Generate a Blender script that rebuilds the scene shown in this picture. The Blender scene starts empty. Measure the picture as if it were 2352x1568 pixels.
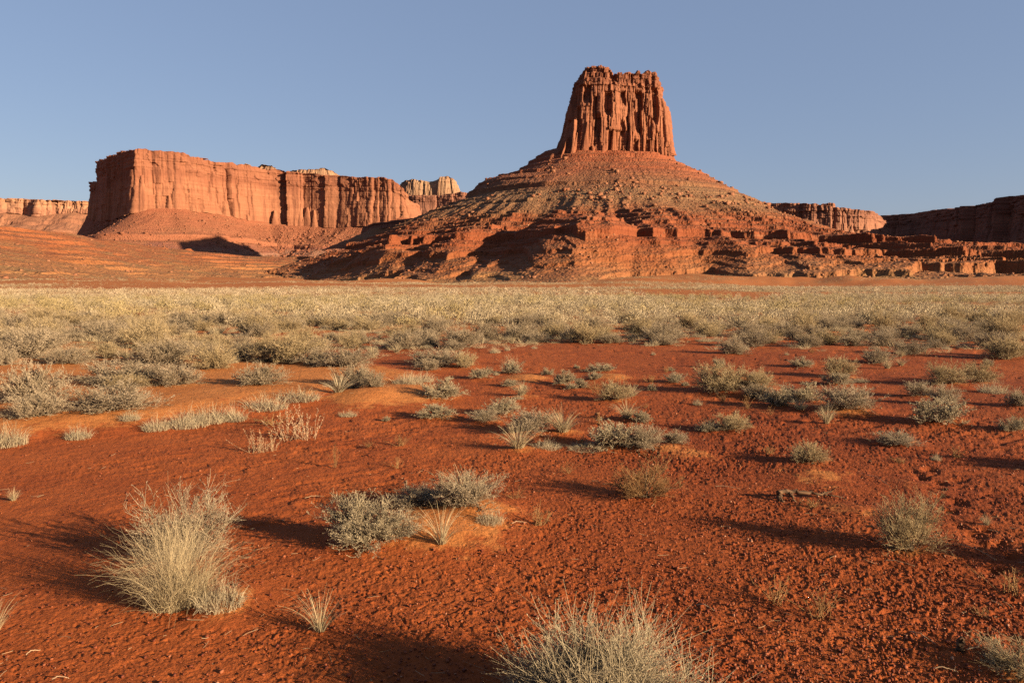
import bpy, math, random
import numpy as np
from mathutils import Vector, Matrix

R = math.radians
scene = bpy.context.scene
col = scene.collection
rng = np.random.default_rng(7)
random.seed(7)

# ------------------------------------------------------------------ camera geometry
W, H, F = 2352.0, 1568.0, 1764.0
CAM_H = 1.7
HOR = 647.0
PITCH = math.atan((H / 2 - HOR) / F)
SUN_EL, SUN_BACK = R(14.4), R(28.5)

def ray(px, py):
    cx = (px - W / 2) / F
    cy = (H / 2 - py) / F
    c, s = math.cos(PITCH), math.sin(PITCH)
    return cx, c + cy * s, -s + cy * c

def gpt(px, py, z=0.0):
    dx, dy, dz = ray(px, py)
    t = (z - CAM_H) / dz
    return dx * t, dy * t

def at(px, py, Y):
    dx, dy, dz = ray(px, py)
    t = Y / dy
    return dx * t, Y, CAM_H + dz * t

def zat(py, Y, px=1176):
    return at(px, py, Y)[2]

# ------------------------------------------------------------------ noise
def _h(ix, iy, seed):
    n = (ix * 374761393 + iy * 668265263 + seed * 974634777) & 0xffffffff
    n = ((n ^ (n >> 13)) * 1274126177) & 0xffffffff
    n = ((n ^ (n >> 15)) * 2246822519) & 0xffffffff
    n ^= n >> 16
    return n / 4294967296.0

def vnoise(x, y, seed=0):
    x = np.asarray(x, float); y = np.asarray(y, float)
    x, y = np.broadcast_arrays(x, y)
    fx, fy = np.floor(x), np.floor(y)
    ix, iy = fx.astype(np.int64), fy.astype(np.int64)
    u, v = x - fx, y - fy
    u = u * u * u * (u * (u * 6 - 15) + 10)
    v = v * v * v * (v * (v * 6 - 15) + 10)
    a = _h(ix, iy, seed); b = _h(ix + 1, iy, seed)
    c = _h(ix, iy + 1, seed); d = _h(ix + 1, iy + 1, seed)
    return 2 * ((a + (b - a) * u) * (1 - v) + (c + (d - c) * u) * v) - 1

def fbm(x, y, octv=4, seed=0, gain=0.5, lac=2.03):
    s = 0.0; a = 1.0; t = 0.0
    for i in range(octv):
        s = s + a * vnoise(x, y, seed + i * 17)
        t += a; a *= gain
        x, y = (x * .8 - y * .6) * lac + 3.1, (x * .6 + y * .8) * lac - 7.7
    return s / t

def ridged(x, y, octv=4, seed=0):
    s = 0.0; a = 1.0; t = 0.0
    for i in range(octv):
        s = s + a * (1 - 2 * np.abs(vnoise(x, y, seed + i * 17)))
        t += a; a *= .5
        x, y = (x * .8 - y * .6) * 2.03 + 3.1, (x * .6 + y * .8) * 2.03 - 7.7
    return s / t

def worley(x, y, seed=0, jit=.95):
    ix, iy = np.floor(x).astype(np.int64), np.floor(y).astype(np.int64)
    f1 = np.full(x.shape, 9.0); cid = np.zeros(x.shape)
    for a in (-1, 0, 1):
        for b in (-1, 0, 1):
            jx, jy = ix + a, iy + b
            qx = jx + .5 + (_h(jx, jy, seed) - .5) * jit
            qy = jy + .5 + (_h(jx, jy, seed + 5) - .5) * jit
            d = (x - qx) ** 2 + (y - qy) ** 2
            m = d < f1
            f1 = np.where(m, d, f1)
            cid = np.where(m, _h(jx, jy, seed + 9), cid)
    return np.sqrt(f1), cid

def sst(a, b, x):
    t = np.clip((x - a) / (b - a), 0, 1)
    return t * t * (3 - 2 * t)

# ------------------------------------------------------------------ mesh helpers
def mk_mesh(name, V, faces, mats, smooth=False, attrs=None, fmat=None):
    """faces: list of int arrays (n,3) or (n,4)"""
    me = bpy.data.meshes.new(name)
    V = np.asarray(V, np.float32)
    me.vertices.add(len(V)); me.vertices.foreach_set('co', V.ravel())
    faces = [np.asarray(f, np.int32) for f in faces if len(f)]
    nl = sum(f.size for f in faces); nf = sum(len(f) for f in faces)
    me.loops.add(nl); me.polygons.add(nf)
    me.loops.foreach_set('vertex_index', np.concatenate([f.ravel() for f in faces]))
    st = []; o = 0
    for f in faces:
        k = f.shape[1]
        st.append(o + np.arange(len(f), dtype=np.int32) * k); o += f.size
    me.polygons.foreach_set('loop_start', np.concatenate(st).astype(np.int32))
    if smooth:
        me.polygons.foreach_set('use_smooth', np.ones(nf, bool))
    if fmat is not None:
        me.polygons.foreach_set('material_index', np.asarray(fmat, np.int32))
    for m in (mats if isinstance(mats, (list, tuple)) else [mats]):
        me.materials.append(m)
    for k, v in (attrs or {}).items():
        at_ = me.attributes.new(k, 'FLOAT', 'POINT')
        at_.data.foreach_set('value', np.asarray(v, np.float32).ravel())
    me.update(calc_edges=True)
    return me

def link(name, me, parent=None, loc=None):
    o = bpy.data.objects.new(name, me)
    col.objects.link(o)
    if parent is not None: o.parent = parent
    if loc is not None: o.location = loc
    return o

def tag(o, label=None, cat=None, group=None, kind=None):
    if label: o['label'] = label
    if cat: o['category'] = cat
    if group: o['group'] = group
    if kind: o['kind'] = kind
    return o

def grid_faces(nr, nc, wrap=False):
    i = np.arange(nr - 1)[:, None]; j = np.arange(nc if wrap else nc - 1)[None, :]
    a = i * nc + j; b = i * nc + (j + 1) % nc
    c = (i + 1) * nc + (j + 1) % nc; d = (i + 1) * nc + j
    return np.stack([a, b, c, d], -1).reshape(-1, 4)

# ------------------------------------------------------------------ materials
def new_mat(name, rough=.95, spec=.15):
    m = bpy.data.materials.new(name); m.use_nodes = True
    nt = m.node_tree; b = nt.nodes['Principled BSDF']
    b.inputs['Roughness'].default_value = rough
    b.inputs['Specular IOR Level'].default_value = spec
    return m, nt, b

K = .46
class NT:
    def __init__(s, nt): s.nt = nt
    def n(s, t, **k):
        x = s.nt.nodes.new(t)
        for a, v in k.items(): setattr(x, a, v)
        return x
    def l(s, a, b): s.nt.links.new(a, b)
    def pos(s, sc=(1, 1, 1)):
        g = s.n('ShaderNodeNewGeometry'); m = s.n('ShaderNodeVectorMath', operation='MULTIPLY')
        s.l(g.outputs['Position'], m.inputs[0]); m.inputs[1].default_value = sc
        return m.outputs[0]
    def noise(s, vec, scale, detail=4, rough=.6, dist=0):
        x = s.n('ShaderNodeTexNoise'); s.l(vec, x.inputs['Vector'])
        x.inputs['Scale'].default_value = scale; x.inputs['Detail'].default_value = detail
        x.inputs['Roughness'].default_value = rough; x.inputs['Distortion'].default_value = dist
        return x.outputs['Fac']
    def rng(s, v, a, b, c=0., d=1.):
        x = s.n('ShaderNodeMapRange'); s.l(v, x.inputs[0])
        for i, q in zip((1, 2, 3, 4), (a, b, c, d)): x.inputs[i].default_value = q
        return x.outputs[0]
    def math(s, op, a, b):
        x = s.n('ShaderNodeMath', operation=op)
        for i, q in enumerate((a, b)):
            if isinstance(q, (int, float)): x.inputs[i].default_value = q
            else: s.l(q, x.inputs[i])
        return x.outputs[0]
    def mix(s, f, a, b, mode='MIX'):
        x = s.n('ShaderNodeMix', data_type='RGBA', blend_type=mode)
        if isinstance(f, (int, float)): x.inputs[0].default_value = f
        else: s.l(f, x.inputs[0])
        for i, q in ((6, a), (7, b)):
            if isinstance(q, tuple): x.inputs[i].default_value = (*q, 1)
            else: s.l(q, x.inputs[i])
        return x.outputs[2]
    def ramp(s, f, stops):
        x = s.n('ShaderNodeValToRGB'); s.l(f, x.inputs[0]); e = x.color_ramp.elements
        while len(e) < len(stops): e.new(.5)
        for q, (p, c) in zip(e, stops): q.position = p; q.color = (*c, 1)
        return x.outputs[0]
    def attr(s, name):
        return s.n('ShaderNodeAttribute', attribute_name=name).outputs['Fac']
    def base(s, c, b):
        q = s.mix(1., c, (K, K, K), 'MULTIPLY'); s.l(q, b.inputs['Base Color']); return q
    def bump(s, h, bsdf, dist, strength=1.):
        x = s.n('ShaderNodeBump'); s.l(h, x.inputs['Height'])
        x.inputs['Distance'].default_value = dist; x.inputs['Strength'].default_value = strength
        s.l(x.outputs[0], bsdf.inputs['Normal'])

def cliff_mat(name, base, pale, varnish, streak=1., bands=None, zr=(0, 250), fine=.35):
    """layered sandstone: bands by height, upright streaks of varnish, mottling"""
    m, nt, b = new_mat(name); N = NT(nt)
    p = N.pos()
    big = N.noise(p, .012, 4)
    c = N.mix(N.rng(big, .38, .62), base, pale)
    vr = N.rng(N.noise(N.pos((1, 1, .6)), .017, 5, .7), .5, .66, 0, .6)
    sx = N.n('ShaderNodeSeparateXYZ'); N.l(p, sx.inputs[0])
    if bands:
        wob = N.math('ADD', sx.outputs[2], N.rng(N.noise(p, .02, 3), .3, .7, -7, 7))
        f = N.rng(wob, zr[0], zr[1])
        bc = N.ramp(f, bands)
        c = N.mix(.8, c, bc)
    # beds
    bed = N.noise(N.pos((.004, .004, .22)), 1., 5, .65)
    c = N.mix(N.rng(bed, .35, .7, 0, .55), c, tuple(v * .62 for v in base))
    st = N.noise(N.pos((.09, .09, .007)), 1., 5, .6, .4)
    c = N.mix(N.rng(st, .5, .68, 0, .75 * streak), c, varnish)
    st2 = N.noise(N.pos((.22, .22, .02)), 1., 3, .6)
    c = N.mix(N.rng(st2, .56, .7, 0, .4 * streak), c, pale)
    c = N.mix(N.math('MULTIPLY', vr, streak), c, varnish)
    fn = N.noise(p, .5, 5, .7)
    c = N.mix(N.rng(fn, .3, .7, 0, fine), c, tuple(v * .5 for v in base))
    N.base(c, b)
    N.bump(N.noise(N.pos((1, 1, .45)), .22, 6, .65), b, 1.6, .7)
    return m

def slope_mat(name, stops, zr, grass=.5, fine=.5):
    """talus: bed colours by height, rubble mottling, thin dry grass"""
    m, nt, b = new_mat(name); N = NT(nt)
    p = N.pos()
    sx = N.n('ShaderNodeSeparateXYZ'); N.l(p, sx.inputs[0])
    wob = N.math('ADD', sx.outputs[2], N.rng(N.noise(p, .016, 5, .65), .25, .75, -zr[1] * .075, zr[1] * .075))
    c = N.ramp(N.rng(wob, *zr), stops)
    bed = N.noise(N.pos((.006, .006, .55)), 1., 5, .7)
    c = N.mix(N.rng(bed, .42, .62, 0, .5), c, N.mix(1., c, (.62, .5, .48), 'MULTIPLY'))
    bed2 = N.noise(N.pos((.01, .01, .3)), 1., 3, .6)
    c = N.mix(N.rng(bed2, .55, .7, 0, .35), c, (.42, .22, .12))
    g = N.noise(p, .035, 5, .7)
    n2 = N.n('ShaderNodeNewGeometry'); s2 = N.n('ShaderNodeSeparateXYZ')
    N.l(n2.outputs['True Normal'], s2.inputs[0])
    gm = N.math('MULTIPLY', N.rng(g, .45, .62), N.rng(s2.outputs[2], .75, .95))
    c = N.mix(N.math('MULTIPLY', gm, grass), c, (.36, .23, .10))
    v = N.n('ShaderNodeTexVoronoi'); N.l(p, v.inputs['Vector']); v.inputs['Scale'].default_value = .45
    c = N.mix(N.math('MULTIPLY', N.rng(N.noise(p, .6, 3, .8), .35, .65), fine), c, N.mix(1., c, (.5, .42, .4), 'MULTIPLY'))
    N.base(c, b)
    hh = N.math('ADD', N.rng(v.outputs['Distance'], 0, 1), N.noise(p, .35, 6, .7))
    N.bump(hh, b, 1.3, .8)
    return m

def plant_mat(name, c0, c1, c2, trans=.25):
    m, nt, b = new_mat(name, .85, .12); N = NT(nt)
    r = N.attr('rnd')
    oi = N.n('ShaderNodeObjectInfo')
    c = N.mix(r, c0, c1)
    c = N.mix(N.math('MULTIPLY', oi.outputs['Random'], .45), c, c2)
    c = N.base(c, b)
    if trans:
        t = N.n('ShaderNodeBsdfTranslucent'); N.l(c, t.inputs[0])
        mx = N.n('ShaderNodeMixShader'); mx.inputs[0].default_value = trans
        out = nt.nodes['Material Output']
        N.l(b.outputs[0], mx.inputs[1]); N.l(t.outputs[0], mx.inputs[2]); N.l(mx.outputs[0], out.inputs[0])
    return m

M = {}
M['tower'] = cliff_mat('tower_rock', (.40, .145, .075), (.52, .21, .115), (.20, .072, .046), 1.,
                       [(0, (.42, .135, .06)), (.45, (.47, .18, .095)), (.72, (.43, .165, .09)), (.8, (.33, .115, .065)), (1, (.40, .15, .08))], (150, 265))
M['butte_slope'] = slope_mat('butte_slope', [
    (0, (.50, .25, .10)), (.035, (.45, .19, .078)), (.09, (.42, .15, .055)), (.22, (.36, .10, .038)), (.37, (.39, .115, .046)), (.46, (.36, .17, .078)),
    (.58, (.37, .205, .105)), (.66, (.35, .145, .07)), (.76, (.40, .135, .065)), (.92, (.43, .125, .055)), (1, (.45, .13, .055))], (0, 165), .2)
M['mesa'] = cliff_mat('mesa_rock', (.42, .152, .08), (.54, .235, .128), (.25, .088, .052), .75,
                      [(0, (.40, .142, .074)), (.3, (.53, .222, .12)), (.62, (.52, .212, .115)), (.74, (.36, .126, .07)), (.86, (.45, .172, .096)), (1, (.38, .14, .077))], (90, 232))
M['mesa_slope'] = slope_mat('mesa_slope', [(0, (.44, .22, .14)), (.22, (.42, .21, .14)), (.30, (.40, .15, .10)), (.36, (.50, .19, .10)),
                                           (1, (.48, .168, .086))], (35, 125), .2, .6)
M['cream'] = cliff_mat('cream_rock', (.50, .27, .16), (.58, .35, .21), (.32, .15, .09), .8)
M['pale_mesa'] = cliff_mat('pale_mesa_rock', (.56, .25, .145), (.64, .33, .19), (.40, .16, .1), .7,
                           [(0, (.50, .22, .135)), (.5, (.50, .21, .13)), (.62, (.60, .31, .175)), (1, (.58, .29, .165))], (150, 285))
M['red_mesa'] = cliff_mat('red_mesa_rock', (.46, .19, .12), (.62, .29, .17), (.28, .11, .075), .8,
                          [(0, (.58, .27, .16)), (.5, (.58, .26, .15)), (.7, (.38, .16, .10)), (1, (.48, .21, .13))], (90, 190))
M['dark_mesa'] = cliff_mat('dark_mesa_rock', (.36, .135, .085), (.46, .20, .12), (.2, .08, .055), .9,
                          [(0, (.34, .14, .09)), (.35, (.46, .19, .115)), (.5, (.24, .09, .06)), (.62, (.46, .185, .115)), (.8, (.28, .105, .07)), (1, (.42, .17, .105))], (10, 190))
M['far_slope'] = slope_mat('far_slope', [(0, (.46, .21, .13)), (1, (.52, .23, .13))], (0, 150), .2, .35)
M['hill'] = slope_mat('hill_slope', [(0, (.54, .27, .105)), (.10, (.52, .23, .09)), (.3, (.50, .21, .08)), (.5, (.47, .165, .062)), (.75, (.46, .15, .056)), (1, (.46, .15, .056))], (0, 46), .6)
M['boulder'] = cliff_mat('boulder_rock', (.40, .15, .075), (.52, .25, .14), (.25, .09, .05), .5)
M['pale_boulder'] = cliff_mat('pale_boulder_rock', (.56, .32, .19), (.62, .38, .23), (.4, .2, .12), .3)

# plants
M['sage'] = plant_mat('sage_leaf', (.49, .365, .23), (.84, .65, .445), (.44, .33, .20))
M['olive'] = plant_mat('olive_leaf', (.55, .39, .20), (.86, .65, .38), (.6, .43, .22))
M['far_sage'] = plant_mat('far_sage_leaf', (.47, .36, .215), (.74, .585, .38), (.43, .32, .19))
M['far_olive'] = plant_mat('far_olive_leaf', (.50, .38, .18), (.74, .57, .30), (.48, .35, .16))
M['pale'] = plant_mat('pale_leaf', (.54, .42, .26), (.80, .64, .42), (.5, .38, .23))
M['wood'] = plant_mat('grey_wood', (.22, .15, .09), (.42, .31, .20), (.25, .17, .1), 0)
M['straw'] = plant_mat('straw', (.58, .43, .24), (.86, .68, .42), (.68, .52, .30))
M['far_straw'] = plant_mat('far_straw', (.44, .32, .18), (.70, .53, .32), (.5, .37, .21))
M['stalk'] = plant_mat('dry_stalk', (.66, .42, .25), (.88, .62, .40), (.6, .38, .2))
M['orange_twig'] = plant_mat('orange_twig', (.46, .24, .10), (.60, .34, .15), (.4, .2, .08))
M['dead'] = plant_mat('dead_wood', (.03, .018, .012), (.30, .16, .085), (.12, .07, .04), 0)

# ground
def ground_mat():
    m, nt, b = new_mat('red_soil', .95, .1); N = NT(nt)
    p = N.pos()
    sand, cover = N.attr('sand'), N.attr('cover')
    crust = N.mix(N.rng(N.noise(p, .9, 5, .65), .35, .65), (.40, .090, .022), (.53, .133, .033))
    crust = N.mix(N.rng(N.noise(p, 60, 3, .7), .5, .75, 0, .5), crust, (.20, .036, .014))
    crust = N.mix(N.rng(N.noise(p, 130, 2, .6), .66, .74, 0, .5), crust, (.52, .20, .10))
    crust = N.mix(N.math('MULTIPLY', N.attr('grav'), .6), crust, (.22, .040, .013))
    sc = N.mix(N.rng(N.noise(p, 1.6, 4), .35, .65), (.60, .205, .055), (.70, .26, .075))
    sm = N.rng(N.math('ADD', sand, N.rng(N.noise(p, 4.5, 6, .75), .2, .8, -.5, .5)), .34, .60)
    c = N.mix(sm, crust, sc)
    # thin dry litter far out on the plain
    litter = N.noise(N.pos((.05, .16, 0)), 1., 6, .72)
    lt = N.mix(N.rng(litter, .42, .6), (.50, .17, .055), (.66, .42, .18))
    c = N.mix(cover, c, lt)
    N.base(c, b)
    N.bump(N.math('ADD', N.noise(p, 45, 5, .7), N.math('MULTIPLY', N.noise(p, 7, 4, .6), 2.5)), b, .012, .9)
    return m
M['ground'] = ground_mat()

# ------------------------------------------------------------------ plants given by pixel (2352-wide picture): kind, x, base y, width, height, label
PL = [
 # left: sage
 ('sage', 70, 925, 150, 97, 'big rounded grey shrub cut by the left picture edge, tallest of its clump'),
 ('sage', 86, 961, 112, 62, 'small grey shrub in front of the big rounded one at the left edge'),
 ('sage', 258, 943, 175, 68, 'wide grey shrub on orange sand with a dark shadow at its left foot'),
 ('sage', 284, 879, 160, 58, 'long low grey shrub behind the wide one on the orange sand'),
 ('sage', 400, 888, 110, 55, 'rounded grey shrub touching the right end of the long low one'),
 ('sage', 596, 886, 112, 53, 'lone dome shaped grey shrub on bare orange sand casting a clean shadow left'),
 ('olive', 296, 893, 80, 33, 'small brownish shrub squeezed between the long low shrub and the wide one'),
 ('sage', 378, 836, 128, 64, 'tall loose brown grey shrub behind the rounded shrubs on the left'),
 ('olive', 490, 846, 98, 62, 'yellow green feathery shrub beside the tall loose brown grey one'),
 ('olive', 618, 830, 96, 60, 'yellow green feathery shrub straight behind the lone grey dome'),
 ('sage', 548, 828, 62, 42, 'dark grey shrub wedged between two yellow green feathery ones'),
 ('sage', 160, 837, 92, 45, 'brushy grey brown shrub behind the big left edge clump'),
 ('olive', 240, 826, 80, 45, 'light brown shrub in the gap behind the long low shrub'),
 ('sage', 14, 841, 52, 42, 'dark shrub half cut by the left picture edge beyond the big clump'),
 ('sage', 140, 779, 74, 31, 'dark brown shrub ringed by bare red soil far on the left'),
 ('sage', 225, 764, 88, 32, 'dark shrub just right of the one ringed by red soil'),
 ('sage', 860, 897, 48, 42, 'dark upright shrub at the right end of the sandy rise'),
 ('sage', 815, 886, 78, 62, 'grey shrub behind the spiky pale tuft near the sand rise end'),
 ('sage', 800, 845, 110, 46, 'bluish grey shrub in the crowded band behind the sand rise'),
 ('sage', 735, 842, 80, 44, 'dark shrub with a shaded hollow left of the bluish grey one'),
 # left: pale tufts on sand rim
 ('tuft', 180, 993, 58, 34, 'little white grass tuft alone on orange sand with a few stalks'),
 ('tuft', 18, 1014, 84, 62, 'pale ragged grass clump cut by the left edge below the grey shrubs'),
 ('tuft', 300, 959, 42, 28, 'first pale tuft of the row along the sand rim, smallest'),
 ('tuft', 360, 969, 62, 36, 'second pale tuft of the row along the sand rim'),
 ('tuft', 430, 977, 90, 46, 'widest pale tuft of the row along the sand rim, lowest in the row'),
 ('tuft', 482, 962, 90, 46, 'bushy pale tuft behind the widest one on the sand rim'),
 ('tuft', 536, 951, 62, 42, 'wispy pale tuft right of the bushy one on the sand rim'),
 ('tuft', 612, 938, 95, 40, 'grey centred pale tuft on the sand rim with dry stalks at its side'),
 ('tuft', 686, 914, 90, 34, 'low spreading pale tuft at the right end of the sand rim row'),
 ('spiky', 778, 906, 80, 48, 'spiky pale rosette of stiff blades at the edge of the sand rise'),
 ('tuft', 938, 884, 68, 32, 'white low tuft on the tongue of orange sand in the middle'),
 ('tuft', 968, 877, 52, 26, 'thin white tuft adjoining the one on the sand tongue'),
 ('pale', 1014, 912, 74, 44, 'dry grey white bush at the tip of the sand tongue, dark twigs beneath'),
 ('sage', 983, 850, 46, 28, 'small round grey shrub above the sand tongue'),
 ('pale', 1004, 958, 86, 28, 'low white shrub on red soil with a short shadow, below the sand tongue'),
 ('tuft', 800, 957, 38, 16, 'tiny tan tuft on bare red soil under the sand rise'),
 ('sage', 1006, 830, 120, 38, 'wide grey shrub at the near edge of the middle shrub band'),
 ('olive', 1068, 841, 50, 36, 'fluffy tan shrub at the right end of the wide grey one'),
 # middle
 ('pale', 1104, 868, 52, 24, 'small white cushion shrub on red soil, leftmost of the white cushions'),
 ('pale', 1177, 855, 52, 28, 'white cushion shrub with orange stalks rising behind it'),
 ('stalks', 1172, 838, 34, 26, 'orange stalks rising behind a white cushion shrub'),
 ('pale', 1172, 886, 36, 16, 'small white cushion shrub touching the back of a yellow tuft'),
 ('grass', 1198, 909, 62, 34, 'yellow tuft with a small white cushion shrub at its back left'),
 ('pale', 1296, 882, 46, 34, 'white upright shrub beside two smaller white ones in mid plain'),
 ('pale', 1334, 890, 34, 22, 'round white shrub right of the upright white one'),
 ('pale', 1312, 893, 26, 14, 'smallest white shrub between the upright and the round one'),
 ('pale', 1380, 852, 60, 20, 'flat white shrub on a small patch of orange sand'),
 ('pale', 1366, 872, 34, 20, 'little white shrub in front of the flat white one'),
 ('olive', 1412, 918, 72, 46, 'grey brown shrub with a yellow tuft at its right side'),
 ('grass', 1452, 911, 46, 32, 'yellow tuft against the right side of a grey brown shrub'),
 ('twigs', 1366, 896, 56, 22, 'low tangle of dry twigs left of the grey brown shrub'),
 ('pale', 1150, 950, 68, 38, 'pale topped shrub at the back of the central plant cluster'),
 ('sage', 1112, 968, 66, 30, 'pinkish twiggy shrub at the left end of the central cluster'),
 ('sage', 1215, 993, 100, 52, 'dense grey shrub in the heart of the central cluster'),
 ('grass', 1293, 995, 90, 60, 'yellow dome of fine grass at the right of the central cluster'),
 ('grass', 1190, 1034, 100, 62, 'yellow arching grass at the front of the central cluster'),
 ('tuft', 1256, 1031, 66, 24, 'low yellow mat of grass trailing from the front of the central cluster'),
 ('grass', 1440, 962, 64, 42, 'yellow tuft leaning left with a grey cushion against its right side'),
 ('pale', 1474, 966, 44, 24, 'low grey cushion leaning on a yellow tuft'),
 ('pale', 1408, 1027, 98, 58, 'white spiny shrub with long branches, left half of a joined pair'),
 ('sage', 1478, 1028, 88, 54, 'grey fuzzy shrub, right half of a pair joined to a white spiny one'),
 ('twigs', 1338, 1026, 52, 30, 'bare thin twigs standing left of the white spiny shrub'),
 ('tuft', 1350, 1036, 90, 18, 'flat dead grass at the foot of the white spiny shrub'),
 ('twigs', 1494, 880, 48, 20, 'thin dry twigs left of a greyish tuft in the right middle'),
 ('pale', 1552, 877, 52, 22, 'greyish white tuft just before the dark shadow of the big tan shrub'),
 ('sage', 1552, 1018, 50, 30, 'brown little shrub behind the right end of the joined pair'),
 # right
 ('olive', 1652, 896, 96, 70, 'big domed tan green shrub throwing a long dark shadow left'),
 ('olive', 1740, 888, 84, 46, 'tan green shrub joined to the right of the big dome'),
 ('sage', 1738, 910, 72, 32, 'dark shaded brush under the sandy bank of the big tan shrub'),
 ('pale', 1790, 932, 66, 48, 'pale bush at the left of the white clump right of the sandy bank'),
 ('pale', 1838, 920, 86, 44, 'broad white bush at the top of the clump right of the sandy bank'),
 ('grass', 1838, 941, 52, 34, 'tan grass fan at the foot of the white clump'),
 ('sage', 1946, 940, 114, 60, 'dark brown twiggy shrub right of the white clump'),
 ('pale', 1922, 882, 62, 26, 'low white shrub above the dark brown twiggy one'),
 ('olive', 1928, 864, 68, 46, 'tan grey shrub behind a low white one on the right'),
 ('grass', 1898, 972, 42, 50, 'narrow upright grass tuft in front of the dark brown twiggy shrub'),
 ('tuft', 1978, 878, 34, 14, 'very small pale tuft right of the low white shrub'),
 ('grass', 2038, 847, 32, 32, 'orange tuft standing alone, left of two on the right plain'),
 ('grass', 2070, 840, 30, 22, 'orange tuft, right of two on the right plain'),
 ('sage', 2110, 909, 64, 34, 'round grey shrub left of the tall tan domes'),
 ('sage', 2170, 927, 62, 46, 'grey bush behind the white one with spreading branches on the right'),
 ('pale', 2150, 969, 114, 60, 'white bush with spreading branches and a very long shadow on the right'),
 ('olive', 2172, 882, 84, 52, 'tall tan dome shrub, left of a touching pair'),
 ('olive', 2246, 878, 74, 50, 'tall tan dome shrub, right of a touching pair'),
 ('tuft', 2280, 903, 58, 30, 'trailing pale tuft at the right foot of the tan domes'),
 ('sage', 2340, 931, 52, 40, 'grey shrub cut by the right picture edge beyond the white tuft'),
 ('pale', 2330, 987, 62, 32, 'white tuft near the right picture edge with a thin shadow'),
 ('olive', 1684, 987, 86, 40, 'tan green low shrub with a long stalk leaning right'),
 ('pale', 1628, 988, 48, 22, 'pale spiny sprig at the left foot of the tan green low shrub'),
 ('sage', 2056, 1020, 84, 30, 'sparse grey brown shrub on red soil leaning right'),
 ('pale', 1841, 840, 46, 22, 'low pale shrub on a dash of sand at the far edge of bare soil'),
 ('olive', 1858, 1062, 78, 48, 'sparse tan bush on a sand drift with a dark shadow left'),
 ('twigs', 2068, 1066, 46, 16, 'tiny dark twig mat on red soil right of the sparse tan bush'),
 ('grass', 2266, 1207, 26, 30, 'little orange grass sprig right of the spiky grey bush'),
 ('spinysage', 2094, 1276, 150, 142, 'spiky grey green bush with a very long shadow in the right foreground'),
 ('twigs', 1778, 1391, 76, 68, 'thin orange twig plant with upright wands in the right foreground'),
 ('twigs', 1880, 1434, 112, 84, 'wide fan of thin orange twigs, nearest the bottom of two'),
 ('twigs', 2325, 1378, 120, 60, 'heap of dead pale twigs in shade at the right picture edge'),
 ('spinysage', 2352, 1566, 190, 72, 'grey dead bush in the bottom right corner'),
 ('olivethin', 1480, 1151, 140, 104, 'see through tan bush with fine twigs right of the middle foreground'),
 ('palebig', 848, 1247, 180, 106, 'silver white bush with knobbly branch tips in the middle foreground'),
 ('sage', 1066, 1175, 150, 76, 'grey shrub with long grass standing out of it, right end of the sand mound'),
 ('grass', 1070, 1150, 110, 74, 'long fine grass standing out of the grey shrub on the sand mound'),
 ('sage', 962, 1172, 140, 48, 'dark flattened shrub joining the silver bush and the grassy one'),
 ('tuft', 1126, 1196, 62, 42, 'dry yellow mat at the right slope of the sand mound'),
 ('thingrass', 1015, 1249, 125, 96, 'thin tan grass fan on the front of the sand mound'),
 ('twigs', 1238, 1211, 58, 52, 'sparse orange stalks right of the sand mound'),
 ('twigs', 1183, 1148, 46, 30, 'small pinkish sprig behind the sand mound'),
 ('twigs', 912, 1078, 54, 28, 'faint dry sprig alone on the red soil behind the silver bush'),
 ('twigs', 770, 1074, 22, 60, 'single tall thin dead stalk on the red soil, beyond the silver bush'),
 ('twigs', 845, 1028, 26, 18, 'tiny pale sprig behind the single tall stalk'),
 ('spinysage2', 430, 1305, 215, 195, 'thorny grey shrub sticking up behind the largest grass clump'),
 ('herograss', 412, 1413, 262, 225, 'largest golden grass clump, in the left foreground'),
 ('tuft', 506, 1400, 112, 72, 'greyish matted grass at the right foot of the largest grass clump'),
 ('thingrass', 736, 1466, 130, 112, 'sparse arching grass at the tip of the large shadow, bottom left of centre'),
 ('thingrass', -14, 1475, 100, 118, 'sparse arching grass cut by the left picture edge near the bottom'),
 ('grass', 31, 1151, 28, 34, 'small orange tuft near the left picture edge above the largest clump shadow'),
 ('stalks', 603, 1042, 76, 56, 'pinkish dry stalk plant, shorter of two on the red soil'),
 ('stalks', 684, 1014, 92, 84, 'pinkish dry stalk plant, taller of two on the red soil'),
 ('twigs', 630, 980, 108, 26, 'dark flattened brush behind the dry stalk plants'),
 ('bigspiny', 1372, 1752, 500, 272, 'very large spiky grey bush at the bottom middle, cut by the frame'),
 ('sage', 2610, 1345, 230, 150, 'grey shrub just outside the right picture edge, its long shadow reaching in'),
 ('sage', 2520, 1085, 150, 80, 'grey shrub just outside the right picture edge, its thin shadow reaching in on bare soil'),
 ('tuft', 1190, 918, 24, 12, 'small dry sprig in front of the yellow tuft in mid plain'),
 ('twigs', 1305, 1090, 50, 30, 'brittle twig left of the see through tan bush'),
 ('twigs', 1868, 1170, 60, 22, 'grey twigs rising at the right end of the dead log'),
 ('tuft', 1602, 930, 22, 16, 'tiny orange tuft before the long shadow of the big tan shrub'),
 ('twigs', 1660, 925, 26, 26, 'thin pale sprig standing in the long shadow of the big tan shrub'),
 ('tuft', 2150, 1058, 20, 20, 'tiny upright tuft on red soil right of the sparse grey brown shrub'),
 ('twigs', 2254, 1420, 40, 34, 'short snapped pale stems left of the dead twig heap'),
 ('twigs', 1716, 940, 34, 38, 'bare forked sprig below the sandy bank on the right'),
]

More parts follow.
